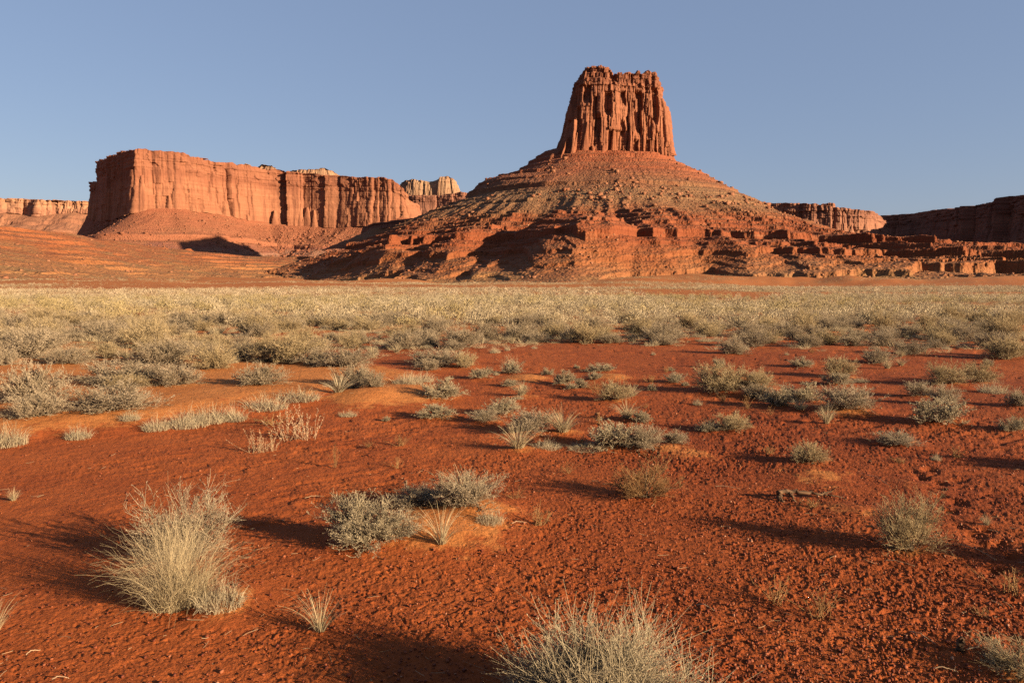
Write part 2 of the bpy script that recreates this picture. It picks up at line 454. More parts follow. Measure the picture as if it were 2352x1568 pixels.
# ------------------------------------------------------------------ ground height
MOUNDS = []   # x, y, rx, ry, h, sand
for k, px, py, w, h, lab in PL:
    x, y = gpt(px, py)
    ww = w / F * y
    if k in ('pale', 'palebig', 'olive', 'sage', 'spiky', 'grass', 'spinysage') and y < 17:
        MOUNDS.append((x + .12 * ww, y, .62 * ww + .06, .45 * ww + .06, .08 * ww * (1 if y > 6 else .6), .4 if w < 60 else .55))
def mnd(px, py, rx, ry, h, s):
    x, y = gpt(px, py); MOUNDS.append((x, y, rx / F * y, ry, h, s))
mnd(1010, 1225, 190, .55, .08, .95); mnd(1090, 1190, 110, .4, .06, .9); mnd(860, 1250, 110, .3, .03, .6)
mnd(1560, 1040, 80, .5, .03, .62); mnd(1880, 1100, 100, .5, .03, .55); mnd(1960, 1180, 80, .25, .03, .5)
mnd(520, 1395, 90, .35, .03, .55); mnd(1940, 946, 70, .5, .06, .9); mnd(1700, 888, 70, .9, .16, 1.0)
mnd(920, 905, 110, 1.2, .10, 1.3); mnd(840, 915, 90, 1.0, .10, 1.2)
mnd(1210, 868, 60, .6, .05, 1.); mnd(1400, 866, 50, .5, .05, 1.); mnd(2100, 1120, 60, .3, .02, .4)
DUNE = [gpt(*p) for p in [(-420, 1040), (-100, 1030), (60, 1020), (330, 1002), (540, 968), (700, 932), (880, 905), (975, 884), (950, 858), (860, 842), (700, 815), (300, 790), (-500, 790)]]

def poly_sd(x, y, poly):
    d = np.full(x.shape, 1e9); ins = np.zeros(x.shape, bool)
    n = len(poly)
    for i in range(n):
        ax, ay = poly[i]; bx, by = poly[(i + 1) % n]
        ex, ey = bx - ax, by - ay
        t = np.clip(((x - ax) * ex + (y - ay) * ey) / (ex * ex + ey * ey), 0, 1)
        d = np.minimum(d, (x - ax - t * ex) ** 2 + (y - ay - t * ey) ** 2)
        c = ((ay > y) != (by > y)) & (x < (bx - ax) * (y - ay) / ((by - ay) if by != ay else 1e-9) + ax)
        ins ^= c
    d = np.sqrt(d)
    return np.where(ins, d, -d)

def ground_macro(x, y):
    x = np.asarray(x, float); y = np.asarray(y, float)
    r = np.hypot(x, y)
    z = .05 * fbm(x * .22, y * .22, 3, 3) * sst(1, 6, r) * (1 - sst(150, 400, r))
    th_ = np.arctan2(x, y)
    z = z + sst(210, 480, r) * (2.2 + 6.5 * fbm(th_ * 6 + 3, r * .004, 4, 15)) * (np.abs(th_) < 1)
    sand = np.zeros(x.shape)
    near = (r < 60)
    if near.any():
        xs, ys = x[near], y[near]
        sd = poly_sd(xs, ys, DUNE)
        m = sst(-.5, 1.0, sd + .35 * fbm(xs * 1.1, ys * 1.1, 3, 8))
        zz = .13 * m; ss = .75 * m
        for mx, my, rx, ry, h, s in MOUNDS:
            q = ((xs - mx) / rx) ** 2 + ((ys - my) / ry) ** 2
            g = np.exp(-q * 1.4)
            zz = np.maximum(zz, zz * .6 + h * g) if True else zz
            ss = np.maximum(ss, s * np.exp(-q * 1.1))
        z[near] += zz; sand[near] = ss
    return z, sand

def gz(x, y):
    return float(ground_macro(np.array([x]), np.array([y]))[0][0])

def build_ground():
    dth = .062
    th = np.concatenate([np.arange(-180, -44, 4.0), np.arange(-44, 44, dth), np.arange(44, 180, 4.0)])
    fpx = 768.0
    dyp = np.concatenate([np.arange(640, 60, -.85), np.arange(60, 14, -.6), np.arange(14, 1.2, -.2)])
    rr = CAM_H * fpx / dyp
    rr = np.concatenate([[.02, .4, .8, 1.2, 1.6, 1.9], rr[rr > 2.0], [1400, 1900, 2600, 3600, 5000, 7000, 10000]])
    T, RR = np.meshgrid(R(1) * th, rr)
    X, Y = RR * np.sin(T), RR * np.cos(T)
    Z, S = ground_macro(X, Y)
    near = (RR < 70) & (np.abs(T) < R(46))
    x, y, s, r = X[near], Y[near], S[near], RR[near]
    patch = sst(-.25, .35, fbm(x * .55, y * .55, 3, 21))
    right = sst(-2.0, 1.2, x - .05 * y)
    patch2 = sst(-.3, .35, fbm(x * 1.1 + 5, y * 1.1, 4, 23))
    rough = (.20 + .36 * patch + .50 * right * (.35 + .65 * patch2)) * (1 - .8 * np.clip(s, 0, 1))
    wx, wy = x + .03 * vnoise(x * 14, y * 14, 31), y + .03 * vnoise(x * 14, y * 14, 32)
    micro = np.zeros(x.shape)
    a = r < 16
    wa, wb = wx[a], wy[a]
    crust = np.abs(fbm(wa * 40, wb * 44, 4, 41, .68)) * 2 - .5
    f1, cid = worley(wa / .046 + .5 * vnoise(wa * 40, wb * 40, 6), wb / .038, 42)
    pits = (cid > .62) * sst(.55, .12, f1) * cid
    f2, ci2 = worley(wa / .028, wb / .025 + .4 * vnoise(wa * 50, wb * 50, 7), 43)
    knob = ci2 ** 2 * sst(.7, .2, f2)
    f3, ci3 = worley(wa / .07 + .4 * vnoise(wa * 18, wb * 18, 8), wb / .058, 44)
    knob = knob * (.5 + .8 * patch2[a]) + 1.3 * (1 - patch2[a]) * ci3 ** 4 * sst(.6, .15, f3)
    micro[a] += (.007 * crust - .012 * pits + .008 * knob) * (1 - sst(10, 16, r[a]))
    f1, cid = worley(wx / .24, wy / .2, 45)
    micro += (.008 * (cid ** 2) * sst(.8, .1, f1) - .02 * (cid < .2) * sst(.6, .2, f1)) * sst(5, 11, r)
    # shallow scuffs and hoof pits, lying in slanting rows
    u, v = x * .82 + y * .57, -x * .57 + y * .82
    sc = sst(.18, .55, vnoise(u * 5, v * 12, 51)) * sst(-.1, .3, fbm(x * .5 + 9, y * .5, 2, 52))
    micro -= .022 * sc * (1 - sst(9, 14, r))
    micro += .006 * fbm(x * 9, y * 9, 3, 61)
    # a trail of prints on the right
    tr = [gpt(*p) for p in [(2120, 1075), (2150, 1120), (2215, 1190), (2260, 1250), (2330, 1330)]]
    dd = np.full(x.shape, 9.)
    for (ax, ay), (bx, by) in zip(tr, tr[1:]):
        ex, ey = bx - ax, by - ay
        t = np.clip(((x - ax) * ex + (y - ay) * ey) / (ex * ex + ey * ey), 0, 1)
        dd = np.minimum(dd, np.hypot(x - ax - t * ex, y - ay - t * ey))
    f1, cid = worley(x / .16, y / .16, 71)
    micro -= .05 * sst(.16, .06, dd) * sst(.6, .2, f1) * (cid > .35)
    Z[near] += micro * rough + .0025 * fbm(x * 25, y * 25, 2, 62) * (r < 14)
    grav = np.clip(sst(-1.5, 2.5, X - .1 * Y) * (.55 + .9 * fbm(X * .35, Y * .35, 3, 91)), 0, 1) * (1 - sst(14, 24, RR))
    cover = sst(28, 60, RR) * (.15 + .85 * sst(-.3, .2, fbm(X * .012, Y * .035, 4, 81)))
    cover *= 1 - .75 * sst(150, 330, RR + 260 * fbm(T * 4, RR * .008, 3, 17))
    S = np.maximum(S, .5 * sst(14, 30, RR))
    V = np.stack([X, Y, Z], -1).reshape(-1, 3)
    me = mk_mesh('ground', V, [grid_faces(len(rr), len(th), True)[:, ::-1]], M['ground'], True,
                 {'sand': S, 'cover': cover, 'grav': grav})
    return tag(link('ground', me), 'red desert soil plain with orange sand drifts', None, None, 'structure')
build_ground()

def facets(S, Z, tot, mw, amp, seed, lay, crack=1., skew=.38):
    """upright rock columns of uneven width: each a flat face set at its own depth and angle, parted by cracks"""
    rg = np.random.default_rng(seed)
    w = mw * np.clip(rg.lognormal(-.12, .55, int(tot / mw * 1.6) + 8), .3, 2.6)
    b = np.concatenate([[-3 * mw], -3 * mw + np.cumsum(w)])
    ww = min(.17 * mw, 2.2)
    Sw = S + ww * vnoise(S / mw * .35, Z * .011, seed + 1) + .5 * ww * vnoise(S / mw, Z * .08, seed + 2)
    k = np.clip(np.searchsorted(b, Sw, side='right') - 1, 0, len(w) - 1)
    f = (Sw - b[k]) / w[k]
    L = np.floor(Z / lay + 2.3 * _h(k, k * 0, seed + 3)).astype(np.int64)
    o = amp * 1.7 * (_h(k, L, seed + 4) - .5)
    o += skew * w[k] * (f - .5) * 1.5 * (_h(k, L, seed + 5) - .5)
    dist = np.minimum(f, 1 - f) * w[k]
    kk = k + (f > .5)
    o -= crack * amp * 1.1 * np.exp(-(dist / (.05 * mw + .35)) ** 2) * (_h(kk, L * 0, seed + 6) ** 1.5)
    return o

# ------------------------------------------------------------------ butte
CX, CY = 132.0, 1000.0
def stair(z, cliffs, hf=1.):
    o = z.copy()
    for zc, h, w in cliffs:
        o += hf * h * (sst(-.5, .5, (z - zc) / w) - np.clip((z - zc + h) / (2 * h), 0, 1))
    return o

TBL_L = np.array([(0, 176), (60, 174), (91, 166), (129, 138), (165, 129), (176, 122), (194, 102), (237, 84), (282, 65), (333, 40), (407, 14), (440, 0), (520, -14), (900, -20)])
TBL_R = np.array([(0, 162), (60, 160), (78, 150), (114, 134), (154, 117), (185, 109), (217, 89), (250, 75), (273, 61), (330, 50), (400, 42), (470, 37), (560, 28), (680, 15), (800, 3), (900, -8), (1200, -20)])
TBL_F = np.array([(0, 162), (60, 157), (80, 151), (100, 140), (150, 118), (200, 96), (250, 75), (300, 54), (330, 45), (370, 33), (410, 21), (450, 11), (490, 5), (540, 1.5), (620, -.8), (680, -3), (900, -20)])

def seg_ridge(x, y, pts, w, h, skew=0):
    """raised spur along a line of (x,y); returns added height"""
    best = np.zeros(x.shape)
    n = len(pts) - 1
    for i in range(n):
        (ax, ay), (bx, by) = pts[i], pts[i + 1]
        ex, ey = bx - ax, by - ay
        t = ((x - ax) * ex + (y - ay) * ey) / (ex * ex + ey * ey)
        tc = np.clip(t, 0, 1)
        d = np.hypot(x - ax - tc * ex, y - ay - tc * ey)
        fall = np.clip(1 - d / w, 0, 1)
        best = np.maximum(best, fall * (1.25 - .5 * fall) / .75 * (1 - .0 * tc))
    return best * h

CLIFFS = [(7, 1.5, .3), (12, 5, .7), (18, 1.8, .4), (21.5, 1.4, .3), (25, 4, .6), (28.5, 1.3, .3), (36, 1.8, .35), (32, 2.4, .5), (41, 6.5, .9), (46.5, 2, .4), (52, 3, .5), (57.5, 2.2, .4), (62, 2.6, .4), (67, 2.4, .4), (72, 1.8, .4), (86, 2.5, .6), (96, 2, .5), (107, 5, 1.1), (119, 2.4, .6), (131, 3, .7), (142, 2.5, .6), (150, 4, .9), (157, 3, .8)]
def butte_z(x, y):
    dx, dy = x - CX, y - CY
    r = np.hypot(dx, dy) + 1e-6
    c2 = (dx / r) ** 2
    th = np.arctan2(dx, -dy)        # 0 = toward the viewer, + = right
    rw = r * (1 + .05 * fbm(th * 1.7 + 5, r * .003, 3, 101))
    zl = np.interp(rw, TBL_L[:, 0], TBL_L[:, 1]); zr = np.interp(rw, TBL_R[:, 0], TBL_R[:, 1]); zf = np.interp(rw, TBL_F[:, 0], TBL_F[:, 1])
    z = np.where(dx > 0, zr, zl) * c2 + zf * (1 - c2)
    z = z * (1 - .17 * np.clip(dx / r, 0, 1) * sst(100, 220, r) * (1 - sst(300, 430, r)))
    low = sst(150, 300, r) * (1 - .9 * sst(440, 540, r))
    g = ridged(th * 4.5 + .5 * fbm(x * .008, y * .008, 2, 7), r * .0035, 3, 111)
    g2 = ridged(th * 15 + 2 * fbm(x * .01, y * .01, 2, 8), r * .012, 3, 113)
    g3 = ridged(th * 8.5 + .35 * fbm(x * .01, y * .01, 2, 9), r * .002, 2, 117)
    z = z + low * (7 * g + 2.5 * g2 - 2.) + 6.5 * sst(280, 370, r) * (1 - sst(450, 540, r)) * (g3 - .2) + 1.1 * sst(90, 140, r) * fbm(th * 13 + fbm(x * .012, y * .012, 2, 4), r * .012, 4, 115) * (1 - low * .6)
    # main spurs and gullies
    def P(px, d): return ((px - W / 2) / F * d, d)
    z = z + seg_ridge(x, y, [P(1290, 645), P(1270, 595), P(1242, 545), P(1202, 495)], 62, 30)
    z = z - seg_ridge(x, y, [P(1190, 645), P(1160, 585), P(1130, 515)], 54, 19)
    z = z + seg_ridge(x, y, [P(1100, 690), P(1060, 620), P(1040, 560)], 46, 9)
    z = z + seg_ridge(x, y, [P(1500, 680), P(1482, 630), P(1440, 590)], 46, 11)
    z = z - seg_ridge(x, y, [P(1400, 680), P(1372, 600), P(1360, 530)], 44, 9)
    z = z + seg_ridge(x, y, [P(960, 800), P(900, 740), P(870, 690)], 44, 8)
    z = z - seg_ridge(x, y, [P(985, 790), P(960, 720)], 30, 5)
    wob = .7 * fbm(x * .12, y * .12, 3, 121) + 1.5 * fbm(x * .03, y * .03, 2, 123)
    blk, cid = worley(x / 6 + .4 * vnoise(x * .13, y * .13, 3), y / 6, 131)
    wob = wob + .55 * (cid - .5)
    hf = np.clip(.95 + 1.0 * fbm(x * .013, y * .013, 3, 127), .35, 1.45) * (1 + .9 * sst(120, 260, dx) * sst(40, 20, z)) * np.where(z > 78, np.where((dx < -90) | (z > 146), 1.3, .85), 1)
    z = stair(z + wob, CLIFFS, hf)
    z = z - wob * .75
    fy = np.interp(x / y, [-.27, -.156, -.043, .07, .3, .52, .75], [690, 560, 500, 470, 460, 440, 425]) + 22 * fbm(x * .012, y * 0 + 3, 3, 151)
    a = np.clip((y - fy) / 130, 0, 1)
    z = z * a ** 1.15 - 2.5 * sst(18, -25, y - fy) * 1.0
    red = sst(78, 66, z) * sst(-2, 6, z)
    z = z + red * .5 * (((z / 2.1 + .5 * fbm(x * .03, y * .03, 2, 129)) % 1.0) - .5) * sst(-.3, .3, fbm(x * .02, y * .02, 2, 128))
    z = z + .45 * fbm(x * .25, y * .25, 3, 141) + .8 * np.abs(fbm(x * .11, y * .11, 2, 143))
    return z

def build_butte():
    root = bpy.data.objects.new('butte', None); col.objects.link(root)
    root.location = (CX, CY, 0)
    tag(root, 'tall red sandstone butte with a blocky tower on a spreading ledged cone', 'butte')
    ang = (np.linspace(560, 2640, 1150) - W / 2) / F
    dep = np.concatenate([np.arange(390, 540, 1.6), np.arange(540, 960, 1.05), np.arange(960, 1060, 2.5), np.arange(1060, 1500, 12.)])
    A, D = np.meshgrid(ang, dep)
    X, Y = A * D, D
    Z = butte_z(X, Y)
    V = np.stack([X - CX, Y - CY, Z], -1).reshape(-1, 3)
    link('talus_slope', mk_mesh('talus_slope', V, [grid_faces(len(dep), len(ang))], M['butte_slope'], False), root)

    # tower
    DF = 950.0
    zy = lambda py: zat(py, DF)
    hz = np.array([zy(420), zy(362), zy(342), zy(300), zy(260), zy(205), zy(180), zy(162), zy(150)])
    Lx = np.array([1240, 1252, 1277, 1296, 1303, 1312, 1320, 1330, 1334])
    Rx = np.array([1556, 1546, 1538, 1531, 1526, 1518, 1513, 1508, 1506])
    Lw = (Lx - W / 2) / F * 975; Rw = (Rx - W / 2) / F * 975
    t = np.linspace(0, 2 * np.pi, 6001)
    n_ = 6.0
    ex = np.sign(np.cos(t)) * np.abs(np.cos(t)) ** (2 / n_); ey = np.sign(np.sin(t)) * np.abs(np.sin(t)) ** (2 / n_)
    sl = np.concatenate([[0], np.cumsum(np.hypot(np.diff(ex * 80), np.diff(ey * 48)))])
    tot = sl[-1]
    s0 = np.linspace(0, tot, 1501)[:-1]          # metres around the wall
    ux, uy = np.interp(s0, sl, ex), np.interp(s0, sl, ey)
    nx, ny = np.abs(ux) ** (n_ - 1) * np.sign(ux) / 80, np.abs(uy) ** (n_ - 1) * np.sign(uy) / 48
    q = np.hypot(nx, ny); nx /= q; ny /= q
    nv = 250
    v = np.linspace(0, 1, nv)
    Zb, Zt = hz[0], None
    # rim height by picture x
    rx = np.array([1330, 1340, 1370, 1385, 1395, 1410, 1420, 1434, 1444, 1470, 1482, 1506])
    rz = np.array([zy(q_) for q_ in (156, 152, 154, 156, 165, 170, 166, 160, 164, 162, 158, 161)])
    px_u = ux * 50 * F / 975 + 1420
    ztop = np.interp(px_u, rx, rz) + 1.6 * np.round(1.2 * vnoise(s0 / 5, 0 * s0, 5)) + .6 * vnoise(s0 / 2.2, 0 * s0, 6)
    S, VV = np.meshgrid(s0, v)
    Z = Zb + (ztop[None, :] - Zb) * VV
    a_ = (np.interp(Z, hz, Rw) - np.interp(Z, hz, Lw)) / 2; cx_ = (np.interp(Z, hz, Rw) + np.interp(Z, hz, Lw)) / 2
    b_ = 44 + 12 * (1 - VV) ** 1.3
    am_, cm_ = np.interp(hz[4], hz, (Rw - Lw) / 2), np.interp(hz[4], hz, (Rw + Lw) / 2)
    S = S + (cx_ + a_ * ux[None, :] - cm_ - am_ * ux[None, :]) * np.where(uy < 0, 1, -1)[None, :]
    off = np.zeros(Z.shape)
    # columns
    lower = sst(.88, .72, VV)
    off += 2.4 * fbm(S * .022, Z * .005, 2, 200)
    off += (.2 + .8 * lower) * facets(S, Z, tot, 18, 4.8, 201, 60, .6) + (.15 + .85 * lower) * (facets(S, Z, tot, 7, 1.0, 211, 22) + facets(S, Z, tot, 2.6, .2, 221, 12, .5))
    # blocks in the upper beds
    bedz = Z + .8 * vnoise(S * .05, 0 * S, 230); bi = np.floor(bedz / 5.5 + .4 * vnoise(bedz * .11, 0 * S, 229)).astype(np.int64)
    off += (1 - lower) * (facets(S + 37. * bi, Z * 0 + bi * 50., tot + 3000, 6.5, 2.3, 231, 10, .8) + 2.2 * (_h(bi, bi * 0, 235) - .5))
    blk, cid = worley(S / 3.6, Z / 4.2, 233, .8)
    off += (.35 + .9 * (1 - lower)) * (cid - .5)
    off += .35 * fbm(S * .3, Z * .12, 3, 241)
    off += .5 * vnoise(0 * S + 3, Z * .55, 251) * (.4 + .6 * (1 - lower)) + .3 * vnoise(S * .02, Z * 1.1, 252)
    # flame shaped buttresses against the foot
    rg = np.random.default_rng(11)
    for k in range(48):
        c = rg.uniform(0, tot); w = rg.uniform(2.4, 7.0); hgt = rg.uniform(.12, .72) ** 1.2; p = rg.uniform(.8, 3.2)
        d = np.abs((S - c - (VV - hgt) * rg.uniform(-8, 8) + tot / 2) % tot - tot / 2)
        up = np.clip((hgt - VV) / .28, 0, 1)
        f = np.clip(1 - d / (w * (.18 + .82 * up) + 1e-6), 0, 1) * (VV < hgt)
        off = np.maximum(off, off * .25 + p * (.35 + .65 * up) * np.minimum(1, f * 1.7) * (f > 0) + np.where(f > 0, 0, -99))
    # chimneys
    fx = ux * 78 + 0  # metres from centre at mid height
    for px, y0, y1, w, dp in [(1390, 216, 272, 15, 7), (1461, 208, 312, 15, 8), (1499, 200, 284, 15, 8), (1486, 270, 320, 11, 5), (1425, 210, 246, 10, 5),
                              (1425, 280, 318, 9, 4), (1454, 324, 364, 11, 5), (1500, 312, 354, 8, 4), (1342, 200, 240, 17, 5), (1368, 268, 320, 8, 4),
                              (1322, 250, 330, 12, 4), (1405, 170, 200, 14, 4), (1442, 168, 198, 9, 3), (1480, 178, 205, 8, 3)]:
        PX = (cx_ + a_ * ux[None, :]) * F / 952 + W / 2 + 2.5 * vnoise(Z * .15, 0 * Z + px, 9)
        zt, zb = zy(y0), zy(y1)
        m = sst(1., .72, np.abs(PX - px) / (w * .62)) * sst(zt + 3, zt - 2, Z) * sst(zb - 2, zb + 8, Z) * (uy[None, :] < 0)
        off -= dp * m
    off += 2.6 * sst(.20, .17, VV) - 1.5 * sst(.165, .15, VV) * sst(.05, .1, VV) + 2.5 * sst(.06, .04, VV)
    off *= np.where(VV > .985, .8, 1)
    off -= 1.5 * sst(.5, .05, VV)
    X = cx_ + a_ * ux[None, :] + nx[None, :] * off
    Y = 995 + b_ * uy[None, :] + ny[None, :] * off
    Y = Y + .20 * (X - cx_)
    rows = [np.stack([X, Y, Z], -1)]
    for sc in (.93, .8, .55, .25, .02):   # top
        Xc, Yc = X[-1].mean(), Y[-1].mean()
        zz = ztop * 1 + 1.2 * fbm(X[-1] * .1 * sc, Y[-1] * .1 * sc, 2, 5) - (1 if sc < .9 else 0)
        zm = np.interp((Xc + (X[-1] - Xc) * sc) * F / 975 + W / 2, rx, rz) - 1.5
        rows.append(np.stack([Xc + (X[-1] - Xc) * sc, Yc + (Y[-1] - Yc) * sc, zm if sc < .9 else zz], -1)[None])
    V = np.concatenate(rows, 0)
    nr = V.shape[0]
    V = V.reshape(-1, 3) - np.array([CX, CY, 0])
    link('tower', mk_mesh('tower', V, [grid_faces(nr, len(s0), True)], M['tower'], False), root)

    # pinnacles on the left shoulder
    for px, py0, py1, w in [(1117, 432, 408, 7), (1099, 442, 426, 6), (1136, 428, 413, 12), (1150, 424, 415, 10), (1085, 452, 438, 8)]:
        D_ = 985
        x, _, zb = at(px, py0, D_); zt = zat(py1, D_)
        n, m = 40, 26
        a = np.linspace(0, 2 * np.pi, n, endpoint=False); h = np.linspace(0, 1, m)
        Aa, Hh = np.meshgrid(a, h)
        rad = w / F * D_ * .5 * (1.9 - 1.15 * Hh ** .6) * (1 + .3 * fbm(np.cos(Aa) * 2 + px, np.sin(Aa) * 2 + Hh * 5, 3, 5) + .15 * vnoise(Hh * 7, 0 * Hh + px, 3))
        rad *= np.where(Hh > .97, .1, 1)
        zz = zb - 14 + (zt - zb + 14) * Hh
        V = np.stack([x - CX + rad * np.cos(Aa), D_ - CY + rad * np.sin(Aa), zz], -1).reshape(-1, 3)
        link('pinnacle', mk_mesh('pinnacle', V, [grid_faces(m, n, True)], M['tower']), root)
    return root
build_butte()

# ------------------------------------------------------------------ mesas
TAL = {}
def smooth1(a, k):
    if k < 1: return a
    w = np.hanning(2 * k + 3)[1:-1]; w /= w.sum()
    return np.convolve(np.pad(a, k, mode='edge'), w, 'valid')

def mesa(name, label, cat, ctrl, nu, mat, smat, batter=8, colw=12, amp=2.5, seed=0, nvc=120, nvt=70, ledges=(), rnd=0, rimn=1.5, bed=.6, back=140, spires=30, tal_rough=1.0, group=None):
    """ctrl: px, depth, rim py, base py, foot py, talus reach (m) from left to right"""
    c = np.array(ctrl, float)
    x = (c[:, 0] - W / 2) / F * c[:, 1]; y = c[:, 1]
    zr = np.array([zat(p, d) for p, d in zip(c[:, 2], y)]); zb = np.array([zat(p, d) for p, d in zip(c[:, 3], y)])
    zf = np.array([zat(p, max(d - t, 50)) for p, d, t in zip(c[:, 4], y, c[:, 5])])
    sl = np.concatenate([[0], np.cumsum(np.hypot(np.diff(x), np.diff(y)))])
    s = np.linspace(0, sl[-1], nu)
    k = max(1, int(nu * 8 / sl[-1]))
    I = lambda a, kk=k: smooth1(np.interp(s, sl, a), kk)
    px, py = I(x), I(y); tx, ty = np.gradient(px), np.gradient(py)
    q = np.hypot(tx, ty); nx, ny = ty / q, -tx / q
    kk = int(nu * .06)
    mx, my = smooth1(nx, kk), smooth1(ny, kk); q = np.hypot(mx, my); mx /= q; my /= q
    rim = np.interp(s, sl, zr) + rimn * (np.round(1.5 * vnoise(s / 14, 0 * s, seed + 2)) * .6 + .6 * vnoise(s / 5, 0 * s, seed + 3))
    base, foot, reach = I(zb), I(zf), I(c[:, 5])
    base = base + 3 * fbm(s / 40, 0 * s, 3, seed + 4)
    v = np.linspace(0, 1, nvc)
    S, VV = np.meshgrid(s, v)
    Z = rim[None] + (base - rim)[None] * VV
    out = batter * VV ** 1.2
    if rnd: out = out + rnd * np.sqrt(np.clip(1 - (1 - np.clip(VV * 1.6, 0, 1)) ** 2, 0, 1)) - rnd
    off = np.zeros(Z.shape)
    act = .25 + .75 * sst(-.25, .3, fbm(S / 150, 0 * S, 2, seed + 30))     # smooth sheets alternate with cracked stretches
    off += act * (facets(S, Z, sl[-1], colw, amp, seed + 40, 90) + facets(S, Z, sl[-1], colw * .45, amp * .35, seed + 50, 30) + facets(S, Z, sl[-1], colw * .22, amp * .15, seed + 55, 15)) + facets(S, Z, sl[-1], colw * 3.6, amp * 1.2, seed + 60, 400, .4, .3)
    blk, cid = worley(S / (colw * .8), Z / 7, seed + 70, .8)
    upper = sst(.36, .22, VV)
    off += upper * amp * .8 * (cid - .5) + amp * .42 * fbm(S * .06, Z * .05, 4, seed + 80)
    off += bed * (vnoise(S * .004, Z * .35, seed + 90) + .6 * vnoise(S * .01, Z * .9, seed + 91)) * (.35 + .65 * upper) + bed * 1.2 * sst(.30, .26, VV)
    rg = np.random.default_rng(seed + 5)
    for i in range(spires):
        cc = rg.uniform(0, sl[-1]); w = rg.uniform(.15, .6) * colw; h = 1 - rg.uniform(.1, .6); p = rg.uniform(.3, .9) * amp
        d = np.abs(S - cc); up = np.clip((VV - h) / .3, 0, 1)
        f = np.clip(1 - d / (w * (.15 + .85 * up)), 0, 1) * (VV > h)
        off = np.where(f > 0, np.maximum(off, off * .3 + p * (.3 + .7 * up) * np.minimum(1, f * 1.6)), off)
    out = out + off
    X = px[None] + nx[None] * out; Y = py[None] + ny[None] * out
    top = []
    for b_, dz in ((-back, .2), (-back * .35, .4), (-6, .3)):
        top.append(np.stack([px + mx * b_, py + my * b_, rim + dz], -1)[None])
    V = np.concatenate(top + [np.stack([X, Y, Z], -1)], 0)
    root = bpy.data.objects.new(name, None); col.objects.link(root)
    o = np.array([px.mean(), py.mean(), 0]); root.location = o
    tag(root, label, cat, group)
    f = grid_faces(V.shape[0], nu)
    # fold the column steps inwards at the ends
    link('cliff', mk_mesh('cliff', V.reshape(-1, 3) - o, [f], mat), root)
    if nvt:
        v = np.linspace(0, 1, nvt)
        S, VV = np.meshgrid(s, v)
        zz = 1 - VV
        for zc, h, w in ledges:
            zz = zz + h * (sst(-.5, .5, (zz + .012 * fbm(S * .05, VV * 0, 3, seed + 7) - zc) / w) - np.clip((zz - zc + h) / (2 * h), 0, 1))
        Zt = foot[None] + (base - foot)[None] * zz
        o2 = batter - 2 + reach[None] * VV ** 1.12
        gul = ridged(S * .012, VV * .6, 3, seed + 8)
        fade = sst(0, .12, VV)
        Zt = Zt + tal_rough * fade * (3.6 * gul + 1.8 * fbm(S * .06, VV * 6, 3, seed + 9) + 1.3 * np.abs(fbm(S * .16, VV * 26, 3, seed + 11))) + 3 * (1 - fade)
        bx, by = nx[None] * (1 - sst(0, .5, VV)) + mx[None] * sst(0, .5, VV), ny[None] * (1 - sst(0, .5, VV)) + my[None] * sst(0, .5, VV)
        X = px[None] + bx * o2; Y = py[None] + by * o2
        V = np.stack([X, Y, Zt], -1)
        link('talus_slope', mk_mesh('talus_slope', V.reshape(-1, 3) - o, [grid_faces(nvt, nu)], smat), root)
        TAL[label] = V
    return root

# big sunlit mesa on the left
mesa('mesa', 'big flat topped salmon red mesa left of the butte with a dark shaded end', 'mesa', [
    (216, 1740, 418, 500, 600, 60), (238, 1700, 418, 505, 600, 60), (239, 1690, 372, 508, 600, 60), (262, 1600, 364, 510, 600, 60), (290, 1490, 352, 505, 600, 60),
    (322, 1385, 343, 492, 592, 150), (345, 1390, 342, 484, 592, 150), (420, 1420, 350, 481, 594, 170), (450, 1440, 360, 488, 595, 180), (500, 1475, 369, 494, 597, 150), (560, 1520, 378, 506, 599, 150),
    (620, 1555, 388, 516, 600, 150), (700, 1570, 396, 521, 603, 150), (780, 1562, 404, 525, 606, 190), (840, 1545, 407, 521, 606, 170), (885, 1532, 408, 514, 606, 150), (905, 1532, 414, 508, 606, 140),
    (925, 1536, 428, 500, 606, 120), (948, 1550, 462, 500, 606, 120), (960, 1660, 470, 500, 606, 100)],
    1000, M['mesa'], M['mesa_slope'], batter=10, colw=17, amp=4.2, seed=300, nvc=150, nvt=110,
    ledges=[(.40, .10, .02), (.12, .05, .012)], rimn=1.6, bed=1.0, spires=60)
# cream domes standing behind its rim
mesa('sandstone_dome', 'cream rounded dome showing above the mesa rim, middle of the three', 'rock dome',
     [(586, 1760, 396, 420, 430, 10), (592, 1748, 386, 420, 430, 10), (604, 1735, 378, 420, 430, 10), (618, 1732, 377, 420, 430, 10), (632, 1735, 380, 420, 430, 10), (645, 1742, 386, 420, 430, 10), (655, 1760, 398, 420, 430, 10)],
     220, M['cream'], M['cream'], 4, 8, 1.2, 410, 60, 0, rnd=14, back=25, spires=6)
mesa('sandstone_dome', 'small cream dome showing above the mesa rim, leftmost of the three', 'rock dome',
     [(546, 1720, 388, 420, 430, 10), (556, 1708, 380, 420, 430, 10), (570, 1700, 376, 420, 430, 10), (582, 1704, 378, 420, 430, 10), (596, 1718, 388, 420, 430, 10)],
     160, M['cream'], M['cream'], 4, 8, 1.0, 420, 50, 0, rnd=12, back=25, spires=4)
